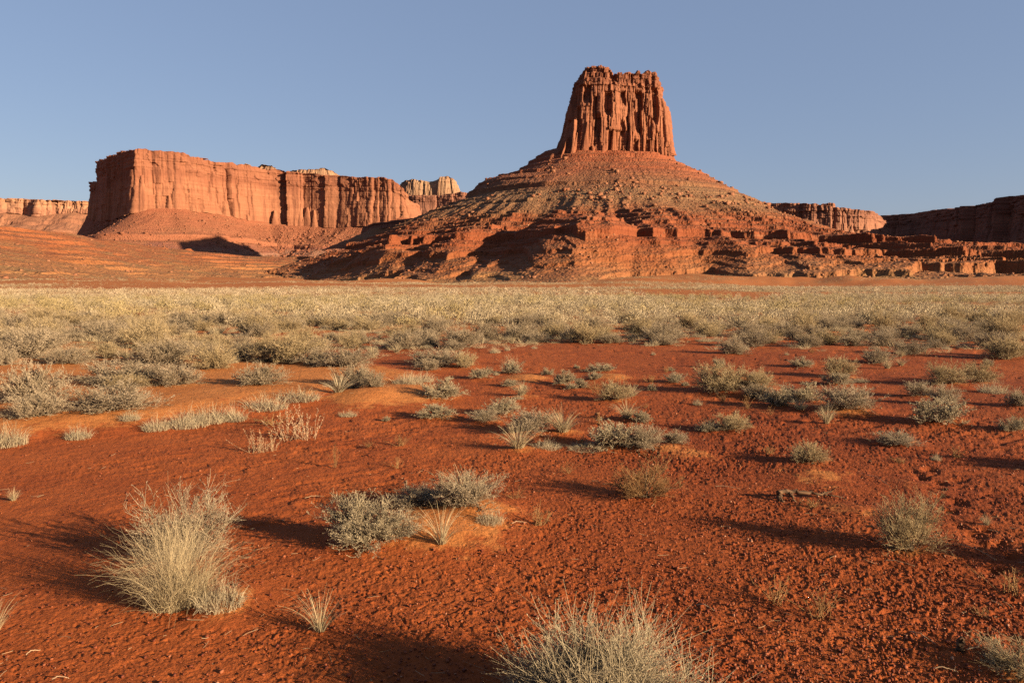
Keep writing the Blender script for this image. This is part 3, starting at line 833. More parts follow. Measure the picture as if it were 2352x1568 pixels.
mesa('sandstone_dome', 'long cream ridge with knobs showing above the mesa rim, rightmost of the three', 'rock dome',
     [(650, 1860, 400, 425, 435, 10), (664, 1840, 394, 425, 435, 10), (684, 1825, 390, 425, 435, 10), (705, 1820, 388, 425, 435, 10), (722, 1820, 389, 425, 435, 10), (742, 1822, 386, 425, 435, 10), (762, 1825, 388, 425, 435, 10), (778, 1840, 395, 425, 435, 10), (795, 1860, 405, 425, 435, 10)],
     320, M['cream'], M['cream'], 4, 9, 2.0, 430, 60, 0, rnd=10, back=25, spires=14)
# far block with a pale cap between mesa and butte
mesa('rock_block', 'tan twin topped block of rock rising between the mesa and the butte', 'rock formation',
     [(920, 2060, 420, 452, 470, 30), (930, 2035, 414, 452, 470, 30), (950, 2020, 411, 452, 470, 30), (970, 2020, 414, 452, 470, 30), (988, 2024, 417, 452, 470, 30), (1004, 2020, 413, 451, 470, 30), (1012, 2014, 407, 451, 470, 30), (1030, 2010, 405, 450, 470, 30), (1045, 2016, 408, 450, 470, 30), (1053, 2030, 416, 449, 470, 30), (1060, 2060, 440, 449, 470, 30)],
     420, M['cream'], M['far_slope'], 10, 11, 3.5, 440, 80, 30, rnd=9, back=40, spires=20)
mesa('red_bluff', 'dark red bluff under the twin topped block beside the butte', 'bluff',
     [(900, 1980, 450, 500, 560, 90), (960, 1930, 449, 500, 560, 90), (1020, 1910, 447, 500, 560, 90), (1060, 1900, 441, 500, 560, 90), (1085, 1905, 444, 500, 560, 90), (1150, 1930, 450, 505, 560, 90)],
     420, M['red_mesa'], M['far_slope'], 12, 14, 4, 450, 80, 40, bed=1.2, back=120)
# pale far mesa at the left edge
mesa('distant_mesa', 'pale pink layered mesa on the horizon at the far left', 'mesa',
     [(-700, 2300, 452, 500, 600, 320), (-200, 2350, 458, 496, 600, 340), (0, 2400, 455, 492, 600, 350), (30, 2420, 457, 490, 600, 360), (70, 2430, 458, 494, 600, 360), (100, 2400, 459, 497, 600, 360), (140, 2420, 460, 492, 600, 360), (180, 2420, 461, 492, 600, 360), (240, 2440, 462, 492, 600, 360), (420, 2500, 462, 492, 600, 360)],
     800, M['pale_mesa'], M['far_slope'], 10, 30, 8, 460, 80, 90, ledges=[(.8, .06, .02), (.55, .08, .02), (.3, .07, .02)], bed=1.5, spires=30, tal_rough=2.2)
# sunlit mesa on the right, then the shaded one
mesa('distant_mesa', 'sunlit pink red mesa with a crumbled cap right of the butte', 'mesa',
     [(1600, 1980, 462, 545, 610, 120), (1740, 1940, 464, 545, 610, 120), (1790, 1920, 466, 546, 610, 120), (1830, 1900, 467, 548, 610, 120), (1862, 1890, 468, 548, 610, 120), (1900, 1885, 474, 548, 610, 120), (1950, 1890, 480, 548, 610, 110), (1990, 1900, 485, 548, 610, 100), (2006, 1915, 488, 548, 610, 100), (2018, 1950, 505, 548, 610, 90), (2026, 2100, 510, 548, 610, 60)],
     620, M['red_mesa'], M['far_slope'], 9, 17, 4.5, 470, 110, 40, bed=1.4, spires=30)
mesa('rock_block', 'low flat cap of rock on top of the sunlit right mesa', 'rock formation',
     [(1872, 1965, 474, 482, 490, 20), (1880, 1955, 467, 482, 490, 20), (1905, 1950, 467, 482, 490, 20), (1912, 1960, 474, 482, 490, 20)],
     120, M['red_mesa'], M['far_slope'], 4, 8, 2, 475, 30, 0, back=30, spires=8)
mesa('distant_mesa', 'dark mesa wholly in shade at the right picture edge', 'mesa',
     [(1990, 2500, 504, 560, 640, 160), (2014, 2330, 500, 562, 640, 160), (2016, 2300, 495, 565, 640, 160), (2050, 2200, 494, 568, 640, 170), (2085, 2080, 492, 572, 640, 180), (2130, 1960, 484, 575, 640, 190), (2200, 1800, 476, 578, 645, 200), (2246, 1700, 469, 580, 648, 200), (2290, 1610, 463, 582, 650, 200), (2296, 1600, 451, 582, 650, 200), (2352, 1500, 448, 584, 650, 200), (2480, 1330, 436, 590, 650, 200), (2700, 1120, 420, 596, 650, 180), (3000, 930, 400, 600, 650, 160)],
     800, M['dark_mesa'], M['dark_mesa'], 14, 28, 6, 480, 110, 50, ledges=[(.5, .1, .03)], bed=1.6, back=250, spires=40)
# grey green bench at the butte's left foot
mesa('rock_bench', 'small grey green flat bench before the mesa at the left foot of the butte', 'rock bench',
     [(840, 1240, 522, 535, 575, 70), (862, 1205, 513, 530, 575, 80), (885, 1190, 510, 526, 575, 80), (910, 1185, 507, 524, 575, 80), (940, 1190, 504, 522, 575, 70), (990, 1220, 500, 520, 575, 60)],
     260, M['dark_mesa'], M['butte_slope'], 4, 7, 2.0, 490, 40, 40, rimn=.8, back=60, spires=30)

# ------------------------------------------------------------------ low red hill on the left
def build_hill():
    pxs = np.linspace(-900, 1060, 900)
    K = np.array([(-900, 470, 220, 500), (-300, 540, 260, 506), (0, 640, 300, 517), (100, 700, 330, 528), (200, 770, 370, 541), (300, 840, 430, 556), (400, 900, 500, 570), (480, 950, 560, 579),
                  (560, 990, 620, 586), (640, 1030, 690, 590), (720, 1080, 760, 592), (830, 1150, 850, 590), (960, 1200, 950, 590), (1060, 1230, 1000, 596)], float)
    cd, fd = np.interp(pxs, K[:, 0], K[:, 1]), np.interp(pxs, K[:, 0], K[:, 2])
    cy = smooth1(np.interp(pxs, K[:, 0], K[:, 3]), 8)
    cz = np.array([zat(p, d) for p, d in zip(cy, cd)])
    t = np.concatenate([np.linspace(-.25, 1.12, 420), np.linspace(1.15, 2.0, 30)])
    P, T = np.meshgrid(pxs, t)
    D = fd[None] + (cd - fd)[None] * T
    X, Y = (P - W / 2) / F * D, D
    prof = np.where(T < 1, .35 * np.clip(T, -1, 1) ** 1 + .65 * np.clip(T, 0, 1) ** 1.7, 1 - (T - 1) * 1.2)
    prof = np.where(T < 0, T * .35, prof)
    Z = cz[None] * prof
    amp = sst(0, .3, T) * (1 - .4 * sst(.8, 1, T))
    Z = Z + amp * (3.0 * ridged(X * .012, Y * .006, 3, 501) + 1.5 * ridged(X * .035, Y * .02, 3, 503) - 1.0)
    wob = .9 * fbm(X * .06, Y * .06, 3, 505) + 1.5 * fbm(X * .012, Y * .012, 2, 506) + .012 * X
    Zs = Z + wob
    Zs = stair(Zs, [(4, 1.2, .4), (8, 1.8, .5), (13, 2.2, .5), (17, 1.6, .4), (21.5, 2.4, .5), (26, 2, .5), (31, 2.6, .6), (36, 2.2, .5), (41, 2.5, .6), (46, 2., .5)], np.clip(.5 + 2.4 * fbm(X * .01, Y * .012, 3, 511), 0, 1.8))
    Z = Zs - wob * .9
    Z = Z + .3 * sst(.05, .3, T) * ((Z / 1.3 + .5 * fbm(X * .02, Y * .02, 2, 508)) % 1 - .5) * sst(-.2, .3, fbm(X * .015, Y * .01, 2, 509)) + .25 * fbm(X * .3, Y * .3, 3, 507)
    Z = np.where(T < 0, Z - .6 + T * 6, Z)
    V = np.stack([X, Y, Z], -1).reshape(-1, 3)
    tag(link('hill', mk_mesh('hill', V, [grid_faces(len(t), len(pxs))], M['hill'])), 'low red ledged hill rising to the left edge', None, None, 'structure')
    return pxs, cd, fd, X, Y, Z, T
HILL = build_hill()

# ------------------------------------------------------------------ rocks
ICO = None
def rock_template(seed):
    import bmesh
    bm = bmesh.new(); bmesh.ops.create_icosphere(bm, subdivisions=2, radius=1)
    rg = np.random.default_rng(seed)
    V = np.array([v.co[:] for v in bm.verts]); Fc = np.array([[v.index for v in f.verts] for f in bm.faces]); bm.free()
    for i in range(11):     # cut flat faces
        n = rg.normal(size=3); n /= np.linalg.norm(n); d = rg.uniform(.55, .85)
        k = V @ n; V = V - np.maximum(k - d, 0)[:, None] * n[None]
    return V, Fc

def octa():
    V = np.array([(1, 0, 0), (-1, 0, 0), (0, 1, 0), (0, -1, 0), (0, 0, 1), (0, 0, -1)], float)
    Fc = np.array([(0, 2, 4), (2, 1, 4), (1, 3, 4), (3, 0, 4), (2, 0, 5), (1, 2, 5), (3, 1, 5), (0, 3, 5)])
    return V, Fc

def scatter(name, tmpl, P, S, mat, label, sq=.75, rnd_attr=True):
    """many copies of small templates in one mesh"""
    n = len(P)
    yaw = rng.uniform(0, 6.283, n)
    Vs, Fs, Rs = [], [], []; o = 0
    which = rng.integers(0, len(tmpl), n)
    for k, (tv, tf) in enumerate(tmpl):
        idx = np.where(which == k)[0]
        if not len(idx): continue
        c, s = np.cos(yaw[idx])[:, None], np.sin(yaw[idx])[:, None]
        asp = rng.uniform(.6, 1.2, (len(idx), 3)); asp[:, 2] *= sq
        tvv = tv[None] * asp[:, None, :] * S[idx][:, None, None]
        x = tvv[..., 0] * c - tvv[..., 1] * s; y = tvv[..., 0] * s + tvv[..., 1] * c
        v = np.stack([x, y, tvv[..., 2]], -1) + P[idx][:, None, :]
        Vs.append(v.reshape(-1, 3))
        Fs.append((tf[None] + (np.arange(len(idx)) * len(tv))[:, None, None] + o).reshape(-1, 3)); o += len(idx) * len(tv)
        Rs.append(np.repeat(rng.random(len(idx)), len(tv)))
    me = mk_mesh(name, np.concatenate(Vs), [np.concatenate(Fs)], mat, False, {'rnd': np.concatenate(Rs)})
    return tag(link(name, me), label, None, None, 'stuff')

def lowrock(seed):
    V, Fc = octa(); rg = np.random.default_rng(seed)
    # a cube-like block from 8 corners
    V = np.array([(x, y, z) for x in (-1, 1) for y in (-1, 1) for z in (-1, 1)], float) * .75
    V += rg.normal(0, .16, V.shape)
    q = [(0, 1, 3, 2), (4, 6, 7, 5), (0, 4, 5, 1), (2, 3, 7, 6), (0, 2, 6, 4), (1, 5, 7, 3)]
    Fc = np.array([t for a, b, c, d in q for t in ((a, b, c), (a, c, d))])
    return V, Fc

def rubble():
    n = 46000
    px = rng.uniform(640, 2420, n); d = rng.uniform(500, 945, n)
    x, y = (px - W / 2) / F * d, d
    z = butte_z(x, y)
    dens = np.clip(.30 + .8 * vnoise(x * .02, y * .02, 601), .05, 1)
    r = np.hypot(x - CX, y - CY)
    keep = (rng.random(n) < dens * (.35 + .65 * sst(66, 84, z))) & (z > 2) & (r > 72)
    x, y, z = x[keep], y[keep], z[keep]
    s = .30 * rng.pareto(1.9, len(x)) + .32; s = np.clip(s, .3, 2.2 + .9 * (z > 75) - .9 * (z < 66))
    scatter('rubble', [lowrock(i) for i in range(6)], np.stack([x, y, z + s * .25], -1), s, M['boulder'], 'fallen rock rubble strewn over the butte slopes')
rubble()
def mesa_rubble():
    X, Y, Z, T = HILL[3:]
    ok = np.argwhere((T > .1) & (T < 1.0)); k = ok[rng.integers(0, len(ok), 2600)]
    P = np.stack([X[k[:, 0], k[:, 1]], Y[k[:, 0], k[:, 1]], Z[k[:, 0], k[:, 1]]], -1)
    s = np.clip(.22 * rng.pareto(2.0, len(P)) + .25, .2, 1.6)
    scatter('hill_rubble', [lowrock(i + 20) for i in range(5)], P, s, M['boulder'], 'small rocks strewn over the low left hill')
mesa_rubble()
def talus_rubble():
    V = TAL['big flat topped salmon red mesa left of the butte with a dark shaded end']
    k = (rng.random(9000) ** 1.0 * (V.shape[0] - 12) + 8).astype(int); j = rng.integers(60, V.shape[1], 9000)
    P = V[k, j]; s = np.clip(.5 * rng.pareto(2.2, 9000) + .55, .5, 3.8)
    scatter('fallen_rubble', [lowrock(i + 30) for i in range(5)], P, s, M['mesa'], 'fallen rock rubble strewn over the apron of the left mesa')
talus_rubble()

# single boulders one can pick out on the butte
BL = [(1213, 521, 6, 'pale'), (1243, 535, 5, 'pale'), (1262, 502, 5, 'red'), (1130, 560, 5, 'red'), (1345, 575, 6, 'red'), (1452, 586, 6, 'red'), (1560, 553, 5, 'red'), (1625, 600, 6, 'red'), (1960, 612, 7, 'red'), (2010, 590, 8, 'red'), (1905, 605, 7, 'red'), (1930, 575, 7, 'red'), (1990, 565, 6, 'red'), (1340, 440, 5, 'red'), (1195, 520, 4, 'pale'), (1240, 655, 4, 'red'), (1830, 640, 8, 'red'), (2130, 655, 7, 'red')]
RT = [mk_mesh('boulder', *[(V, [Fc]) for V, Fc in [rock_template(i)]][0], M['boulder']) for i in range(4)]
RTp = mk_mesh('pale_boulder', *[(V, [Fc]) for V, Fc in [rock_template(9)]][0], M['pale_boulder'])
for i, (px, py, w, c) in enumerate(BL):
    ds = np.arange(470, 950, 1.0)
    xs = (px - W / 2) / F * ds
    zs = butte_z(xs, ds); zl = np.array([zat(py, d) for d in ds])
    hit = np.where(zs >= zl)[0]
    if not len(hit): continue
    d = ds[hit[0]]; s = w / F * d * .5
    o = link('boulder', RTp if c == 'pale' else RT[i % 4], None, (xs[hit[0]], d, zs[hit[0]] + s * .5))
    o.scale = (s, s * .9, s * .8); o.rotation_euler = (random.uniform(-.3, .3), random.uniform(-.3, .3), random.uniform(0, 6))
    if c == 'pale': tag(o, 'pale boulder lying on the red ledges of the butte', 'boulder', 'pale boulders on the butte')
    else: tag(o, 'red boulder fallen on the lower slopes of the butte', 'boulder', 'red boulders on the butte')

# ------------------------------------------------------------------ plants
class Acc:
    def __init__(s): s.V, s.Q, s.Tt, s.rn, s.m = [], [], [], [], []; s.n = 0; s.mq = []; s.mt = []
    def strip(s, P, wd, side, rnd, mi=0):
        """P (n,k,3) centre lines, wd (n,k) half widths, side (n,3)"""
        n, k, _ = P.shape
        A = P + side[:, None, :] * wd[..., None]; B = P - side[:, None, :] * wd[..., None]
        V = np.stack([A, B], 2).reshape(-1, 3)
        i = np.arange(n)[:, None] * (2 * k) + np.arange(k - 1)[None] * 2 + s.n
        s.Q.append(np.stack([i, i + 1, i + 3, i + 2], -1).reshape(-1, 4)); s.mq.append(np.full(n * (k - 1), mi))
        s.V.append(V); s.n += len(V); s.rn.append(np.repeat(rnd, 2 * k))
    def tube(s, P, rad, rnd, mi=0):
        n, k, _ = P.shape
        d = P[:, -1] - P[:, 0]; d /= np.linalg.norm(d, axis=1, keepdims=True) + 1e-9
        h = np.where(np.abs(d[:, 2:3]) < .9, np.array([[0, 0, 1.]]), np.array([[1., 0, 0]]))
        a = np.cross(d, h); a /= np.linalg.norm(a, axis=1, keepdims=True) + 1e-9
        b = np.cross(d, a)
        ring = [P + (a * math.cos(q) + b * math.sin(q))[:, None, :] * rad[..., None] for q in (0, 2.094, 4.189)]
        V = np.stack(ring, 2).reshape(-1, 3)
        i = np.arange(n)[:, None] * (3 * k) + np.arange(k - 1)[None] * 3 + s.n
        for u in range(3):
            w = (u + 1) % 3
            s.Q.append(np.stack([i + u, i + w, i + 3 + w, i + 3 + u], -1).reshape(-1, 4)); s.mq.append(np.full(n * (k - 1), mi))
        s.V.append(V); s.n += len(V); s.rn.append(np.repeat(rnd, 3 * k))
    def leaf(s, C, D, L, wd, rnd, mi=0):
        """diamond leaves at C pointing along D"""
        n = len(C)
        sd = np.cross(D, rng.normal(size=(n, 3))); sd /= np.linalg.norm(sd, axis=1, keepdims=True) + 1e-9
        V = np.stack([C, C + D * L[:, None] * .5 + sd * wd[:, None], C + D * L[:, None], C + D * L[:, None] * .5 - sd * wd[:, None]], 1).reshape(-1, 3)
        i = np.arange(n)[:, None] * 4 + s.n
        s.Q.append((i + np.arange(4)[None])); s.mq.append(np.full(n, mi))
        s.V.append(V); s.n += len(V); s.rn.append(np.repeat(rnd, 4))
    def mesh(s, name, mats, nrm=None):
        V = np.concatenate(s.V); V = V * (extent([V]) if nrm is None else nrm)
        return mk_mesh(name, V, [np.concatenate(s.Q)], mats, False, {'rnd': np.concatenate(s.rn)}, np.concatenate(s.mq))

def extent(Vs):
    V = np.concatenate(Vs)
    q = np.percentile(V, [1.2, 98.8], 0)
    w = .5 * (q[1, 0] - q[0, 0] + q[1, 1] - q[0, 1])
    return np.array([1 / w, 1 / w, 1 / np.percentile(V[:, 2], 99.3)])

def unit(v): return v / (np.linalg.norm(v, axis=-1, keepdims=True) + 1e-9)

def wiggle_line(p0, d, L, k, curl, up, rg):
    """n bent lines from p0 along d"""
    n = len(p0); pts = [p0]; dd = d.copy(); st = (L / (k - 1))[:, None]
    for i in range(k - 1):
        pts.append(pts[-1] + dd * st)
        dd = unit(dd + rg.normal(0, curl, (n, 3)) + np.array([[0, 0, up]]))
    return np.stack(pts, 1)

def shrub(seed, stems=36, tw=9, sub=5, leaves=3, asp=.55, th=.004, leafL=.022, leafW=.005, curl=.16, open_=1.0, spike=0., lobes=5, lmin=.3):
    """one unit wide shrub, height about asp; returns (stem Acc, twig+leaf Acc)"""
    rg = np.random.default_rng(seed)
    a1, a2 = Acc(), Acc()
    az = rg.uniform(0, 6.283, stems); el = np.arccos(rg.uniform(.02, 1, stems) ** .8 * .98) * open_
    d = np.stack([np.sin(el) * np.cos(az), np.sin(el) * np.sin(az), np.cos(el)], -1)
    lob = 1 + .30 * np.cos(lobes * az + rg.uniform(0, 6)) * np.sin(el) + rg.normal(0, .10, stems)
    env = 1 / np.sqrt((np.sin(el) / .46) ** 2 + (np.cos(el) / asp) ** 2)
    L = env * lob * .80
    p0 = np.stack([rg.normal(0, .035, stems), rg.normal(0, .035, stems), np.full(stems, -.02)], -1)
    S = wiggle_line(p0, unit(d + np.array([[0, 0, .12]])), L, 6, curl, .02, rg)
    a1.tube(S, np.linspace(1, .4, 6)[None] * th * 1.7 * np.ones((stems, 1)), rg.random(stems))
    # twigs
    si = np.repeat(np.arange(stems), tw); n = len(si)
    t = rg.uniform(lmin, 1, n) * 4.999; i0 = t.astype(int); f = (t - i0)[:, None]
    b = S[si, i0] * (1 - f) + S[si, i0 + 1] * f
    dd = unit(d[si] * .9 + rg.normal(0, .55, (n, 3)) + np.array([[0, 0, .35]]))
    TL = rg.uniform(.10, .24, n) * (.7 + .5 * asp)
    Tw = wiggle_line(b, dd, TL, 4, .18, .05, rg)
    rn = rg.random(n)
    a2.tube(Tw, np.linspace(1, .5, 4)[None] * th * np.ones((n, 1)), rn * .6)
    # sub twigs
    ti = np.repeat(np.arange(n), sub); m = len(ti)
    t = rg.uniform(.25, 1, m) * 2.999; i0 = t.astype(int); f = (t - i0)[:, None]
    b = Tw[ti, i0] * (1 - f) + Tw[ti, i0 + 1] * f
    d3 = unit(dd[ti] + rg.normal(0, .6, (m, 3)) + np.array([[0, 0, .25]]))
    SL = rg.uniform(.04, .10, m) * (1 + spike * rg.random(m))
    St = wiggle_line(b, d3, SL, 3, .12, .05, rg)
    rn3 = np.clip(rn[ti] + rg.normal(0, .2, m), 0, 1)
    a2.tube(St, np.array([[.8, .6, .3]]) * th * .8 * np.ones((m, 1)), rn3)
    if leaves:
        li = np.repeat(np.arange(m), leaves); q = len(li)
        f = rg.uniform(.1, 1, q)[:, None]
        c = St[li, 0] * (1 - f) + St[li, 2] * f
        dl = unit(d3[li] + rg.normal(0, .8, (q, 3)))
        a2.leaf(c, dl, rg.uniform(.6, 1.3, q) * leafL, rg.uniform(.6, 1.2, q) * leafW, np.clip(rn3[li] + rg.normal(0, .15, q), 0, 1))
    return a1, a2

def grass(seed, n=260, k=6, h=.75, spread=.5, base=.07, wd=.0035, droop=.35, curl=.05, old=.25, wild=0.):
    """one unit wide bunch grass; heights up to h"""
    rg = np.random.default_rng(seed); a = Acc()
    az = rg.uniform(0, 6.283, n); q = np.sqrt(rg.random(n))
    el = q * 1.25
    L = h * (1.05 - .28 * q) * rg.uniform(.6, 1.08, n)
    L = np.where(rg.random(n) < old, L * .5, L)
    p0 = np.stack([np.cos(az) * q * base, np.sin(az) * q * base, np.full(n, -.01)], -1)
    t = np.linspace(0, 1, k)[None]
    tilt = el[:, None] * (.35 + .65 * t) * spread * 1.5 + droop * t ** 2 * q[:, None] * rg.uniform(.2, 1.8, (n, 1))
    step = (L / (k - 1))[:, None]
    hx = np.cumsum(np.sin(tilt) * step, 1); hz = np.cumsum(np.cos(tilt) * step, 1)
    hx = np.concatenate([np.zeros((n, 1)), hx[:, :-1]], 1); hz = np.concatenate([np.zeros((n, 1)), hz[:, :-1]], 1)
    az2 = az + rg.normal(0, .35 + wild, n)
    P = np.stack([p0[:, :1] + hx * np.cos(az2)[:, None], p0[:, 1:2] + hx * np.sin(az2)[:, None], hz], -1)
    P = P + np.cumsum(rg.normal(0, curl * .03, P.shape), 1) * t[..., None]
    side = unit(np.stack([-np.sin(az2), np.cos(az2), rg.normal(0, .4, n)], -1) + rg.normal(0, .5, (n, 3)))
    w = wd * np.linspace(1, .25, k)[None] * rg.uniform(.6, 1.2, (n, 1))
    a.strip(P, w, side, rg.random(n))
    return a

def stalks(seed, n=44, h=1.0, th=.0035, bristle=20, spread=.35):
    rg = np.random.default_rng(seed); a = Acc()
    az = rg.uniform(0, 6.283, n); el = np.abs(rg.normal(0, spread, n))
    d = np.stack([np.sin(el) * np.cos(az), np.sin(el) * np.sin(az), np.cos(el)], -1)
    L = h * rg.uniform(.35, 1.0, n) ** 1.2
    p0 = np.stack([rg.uniform(-.3, .3, n) * 1., rg.uniform(-.12, .12, n), np.full(n, -.01)], -1)
    P = wiggle_line(p0, d, L, 6, .06, .08, rg)
    a.tube(P, th * np.linspace(1, .5, 6)[None] * np.ones((n, 1)), rg.random(n))
    if bristle:
        si = np.repeat(np.arange(n), bristle); m = len(si)
        t = rg.uniform(.25, 1, m) * 4.999; i0 = t.astype(int); f = (t - i0)[:, None]
        b = P[si, i0] * (1 - f) + P[si, i0 + 1] * f
        dl = unit(d[si] + rg.normal(0, .5, (m, 3)) + np.array([[0, 0, .5]]))
        a.leaf(b, dl, rg.uniform(.03, .06, m), rg.uniform(.004, .008, m), rg.random(m))
    return a

def twiggy(seed, n=16, h=.9, th=.011, sub=4, spread=.6):
    rg = np.random.default_rng(seed); a = Acc()
    az = rg.uniform(0, 6.283, n); el = np.abs(rg.normal(spread * .8, .3, n))
    d = np.stack([np.sin(el) * np.cos(az), np.sin(el) * np.sin(az), np.cos(el)], -1)
    L = h * rg.uniform(.5, 1.05, n)
    p0 = np.stack([rg.normal(0, .09, n), rg.normal(0, .05, n), np.full(n, -.01)], -1)
    P = wiggle_line(p0, d, L, 6, .12, .02, rg)
    a.tube(P, th * np.linspace(1, .4, 6)[None] * np.ones((n, 1)), rg.random(n))
    si = np.repeat(np.arange(n), sub); m = len(si)
    t = rg.uniform(.2, 1, m) * 4.999; i0 = t.astype(int); f = (t - i0)[:, None]
    b = P[si, i0] * (1 - f) + P[si, i0 + 1] * f
    dl = unit(d[si] + rg.normal(0, .6, (m, 3)) + np.array([[0, 0, .2]]))
    Q = wiggle_line(b, dl, rg.uniform(.12, .35, m) * h, 4, .15, .0, rg)
    a.tube(Q, th * .6 * np.linspace(1, .4, 4)[None] * np.ones((m, 1)), rg.random(m))
    return a

def tpl_two(acc, nm, mats):
    """(stems mesh, foliage mesh, joined mesh)"""
    a1, a2 = acc
    j = Acc()
    j.V = a1.V + a2.V; j.Q = a1.Q + [q + a1.n for q in a2.Q]; j.rn = a1.rn + a2.rn
    j.mq = [np.zeros(len(np.concatenate(a1.Q)), int), np.ones(len(np.concatenate(a2.Q)), int)]
    e = extent(a1.V + a2.V)
    return a1.mesh('stems', [mats[0]], e), a2.mesh('foliage', [mats[1]], e), j.mesh(nm, mats, e)

TP = {}
TP['sage'] = [tpl_two(shrub(i, 50, 10, 5, 3, .52, th=.0034, leafL=.02, leafW=.0042), 'grey_shrub', [M['wood'], M['sage']]) for i in range(5)]
TP['olive'] = [tpl_two(shrub(20 + i, 56, 9, 4, 3, .58, th=.0034, leafL=.03, leafW=.0034, curl=.08, lobes=3), 'olive_shrub', [M['wood'], M['olive']]) for i in range(4)]
TP['pale'] = [tpl_two(shrub(40 + i, 34, 9, 5, 3, .5, th=.0048, leafL=.026, leafW=.007, curl=.2), 'pale_shrub', [M['wood'], M['pale']]) for i in range(5)]
TP['palebig'] = [tpl_two(shrub(60, 60, 12, 6, 5, .62, th=.003, leafL=.014, leafW=.0045, curl=.22, lobes=4), 'pale_shrub', [M['wood'], M['pale']])]
TP['spinysage'] = [tpl_two(shrub(70 + i, 46, 10, 5, 2, .85, th=.0032, leafL=.022, leafW=.0034, curl=.14, open_=.9, spike=1.2), 'grey_shrub', [M['wood'], M['olive']]) for i in range(2)]
TP['spinysage2'] = [tpl_two(shrub(76, 40, 10, 5, 2, .8, th=.0034, leafL=.02, leafW=.0035, curl=.12, open_=.85, spike=1.4), 'grey_shrub', [M['wood'], M['sage']])]
TP['bigspiny'] = [tpl_two(shrub(80, 84, 13, 5, 2, .62, th=.0027, leafL=.016, leafW=.0022, curl=.12, open_=.97, spike=3.4, lobes=5, lmin=.4), 'grey_shrub', [M['wood'], M['pale']])]
TP['olivethin'] = [tpl_two(shrub(90, 34, 9, 5, 1, .72, th=.004, leafL=.016, leafW=.003, curl=.16, open_=.95, spike=.6), 'tan_shrub', [M['wood'], M['orange_twig']])]
TP['grass'] = [grass(100 + i, 240, 6, .7, .62, .07, .0045).mesh('grass_clump', [M['straw']]) for i in range(4)]
TP['herograss'] = [grass(110, 1900, 9, .74, .62, .20, .0017, .6, .9, .42, .5).mesh('grass_clump', [M['straw']])]
TP['thingrass'] = [grass(115 + i, 110, 8, .85, .50, .04, .0035, .5, .1, .1).mesh('grass_clump', [M['straw']]) for i in range(3)]
TP['tuft'] = [grass(120 + i, 520, 5, .30, .95, .34, .0042, .5, .35, .55, 1.2).mesh('grass_tuft', [M['pale']]) for i in range(4)]
TP['spiky'] = [grass(130, 150, 4, .62, .75, .05, .0075, .05, .02, .1).mesh('spiky_tuft', [M['pale']])]
TP['stalks'] = [stalks(140 + i).mesh('dry_stalk_plant', [M['stalk']]) for i in range(2)]
TP['twigs'] = [twiggy(150 + i).mesh('twiggy_weed', [M['orange_twig']]) for i in range(4)]
ASP = {'sage': .52, 'olive': .58, 'pale': .5, 'palebig': .62, 'spinysage': .85, 'spinysage2': .8, 'bigspiny': .62, 'olivethin': .72, 'grass': .62, 'herograss': .66, 'thingrass': .72, 'tuft': .42, 'spiky': .5, 'stalks': .9, 'twigs': .85}
NAME = {'sage': ('grey_shrub', 'shrub'), 'olive': ('olive_shrub', 'shrub'), 'pale': ('pale_shrub', 'shrub'), 'palebig': ('pale_shrub', 'shrub'), 'spinysage': ('grey_shrub', 'shrub'), 'spinysage2': ('grey_shrub', 'shrub'),
        'bigspiny': ('grey_shrub', 'shrub'), 'olivethin': ('tan_shrub', 'shrub'), 'grass': ('grass_clump', 'grass clump'), 'herograss': ('grass_clump', 'grass clump'), 'thingrass': ('grass_clump', 'grass clump'),
        'tuft': ('grass_tuft', 'grass tuft'), 'spiky': ('spiky_tuft', 'grass tuft'), 'stalks': ('dry_stalk_plant', 'dry plant'), 'twigs': ('twiggy_weed', 'dry plant')}
cnt = {}
def place(kind, x, y, w, h, label, group=None, parts=True, rz=None):
    """w, h in metres"""
    i = cnt.get(kind, 0); cnt[kind] = i + 1
    t = TP[kind][i % len(TP[kind])]
    nm, cat = NAME[kind]
    z = gz(x, y) - .005
    sc = (w, w * random.uniform(.85, 1.1), h)
    rz = random.uniform(0, 6.283) if rz is None else rz
    if isinstance(t, tuple) and parts:
        o = bpy.data.objects.new(nm, None); col.objects.link(o)
        link('stems', t[0], o); link('foliage', t[1], o)
    else:
        o = link(nm, t[2] if isinstance(t, tuple) else t)
    o.location = (x, y, z); o.scale = sc; o.rotation_euler = (0, 0, rz)
    return tag(o, label, cat, group)

taken = []
GRP = {'sage': 'grey shrubs on the plain', 'olive': 'olive shrubs on the plain', 'pale': 'pale shrubs on the plain', 'tuft': 'pale grass tufts', 'grass': 'yellow bunch grasses', 'twigs': 'dry twiggy weeds'}
for k, px, py, w, h, lab in PL:
    x, y = gpt(px, py)
    g = gz(x, y)
    x, y = gpt(px, py, g)
    ww, hh = w / F * y, h / F * y
    y += .30 * ww
    x *= y / (y - .30 * ww)
    ww *= 1.1 if w < 200 else 1.0
    hh *= .95 if k in ('sage', 'pale', 'olive', 'palebig') else .95
    rz = .3 if k == 'stalks' else None
    place(k, x, y, ww, hh, lab, GRP.get(k), y < 14, rz)
    taken.append((x, y, ww * .5))

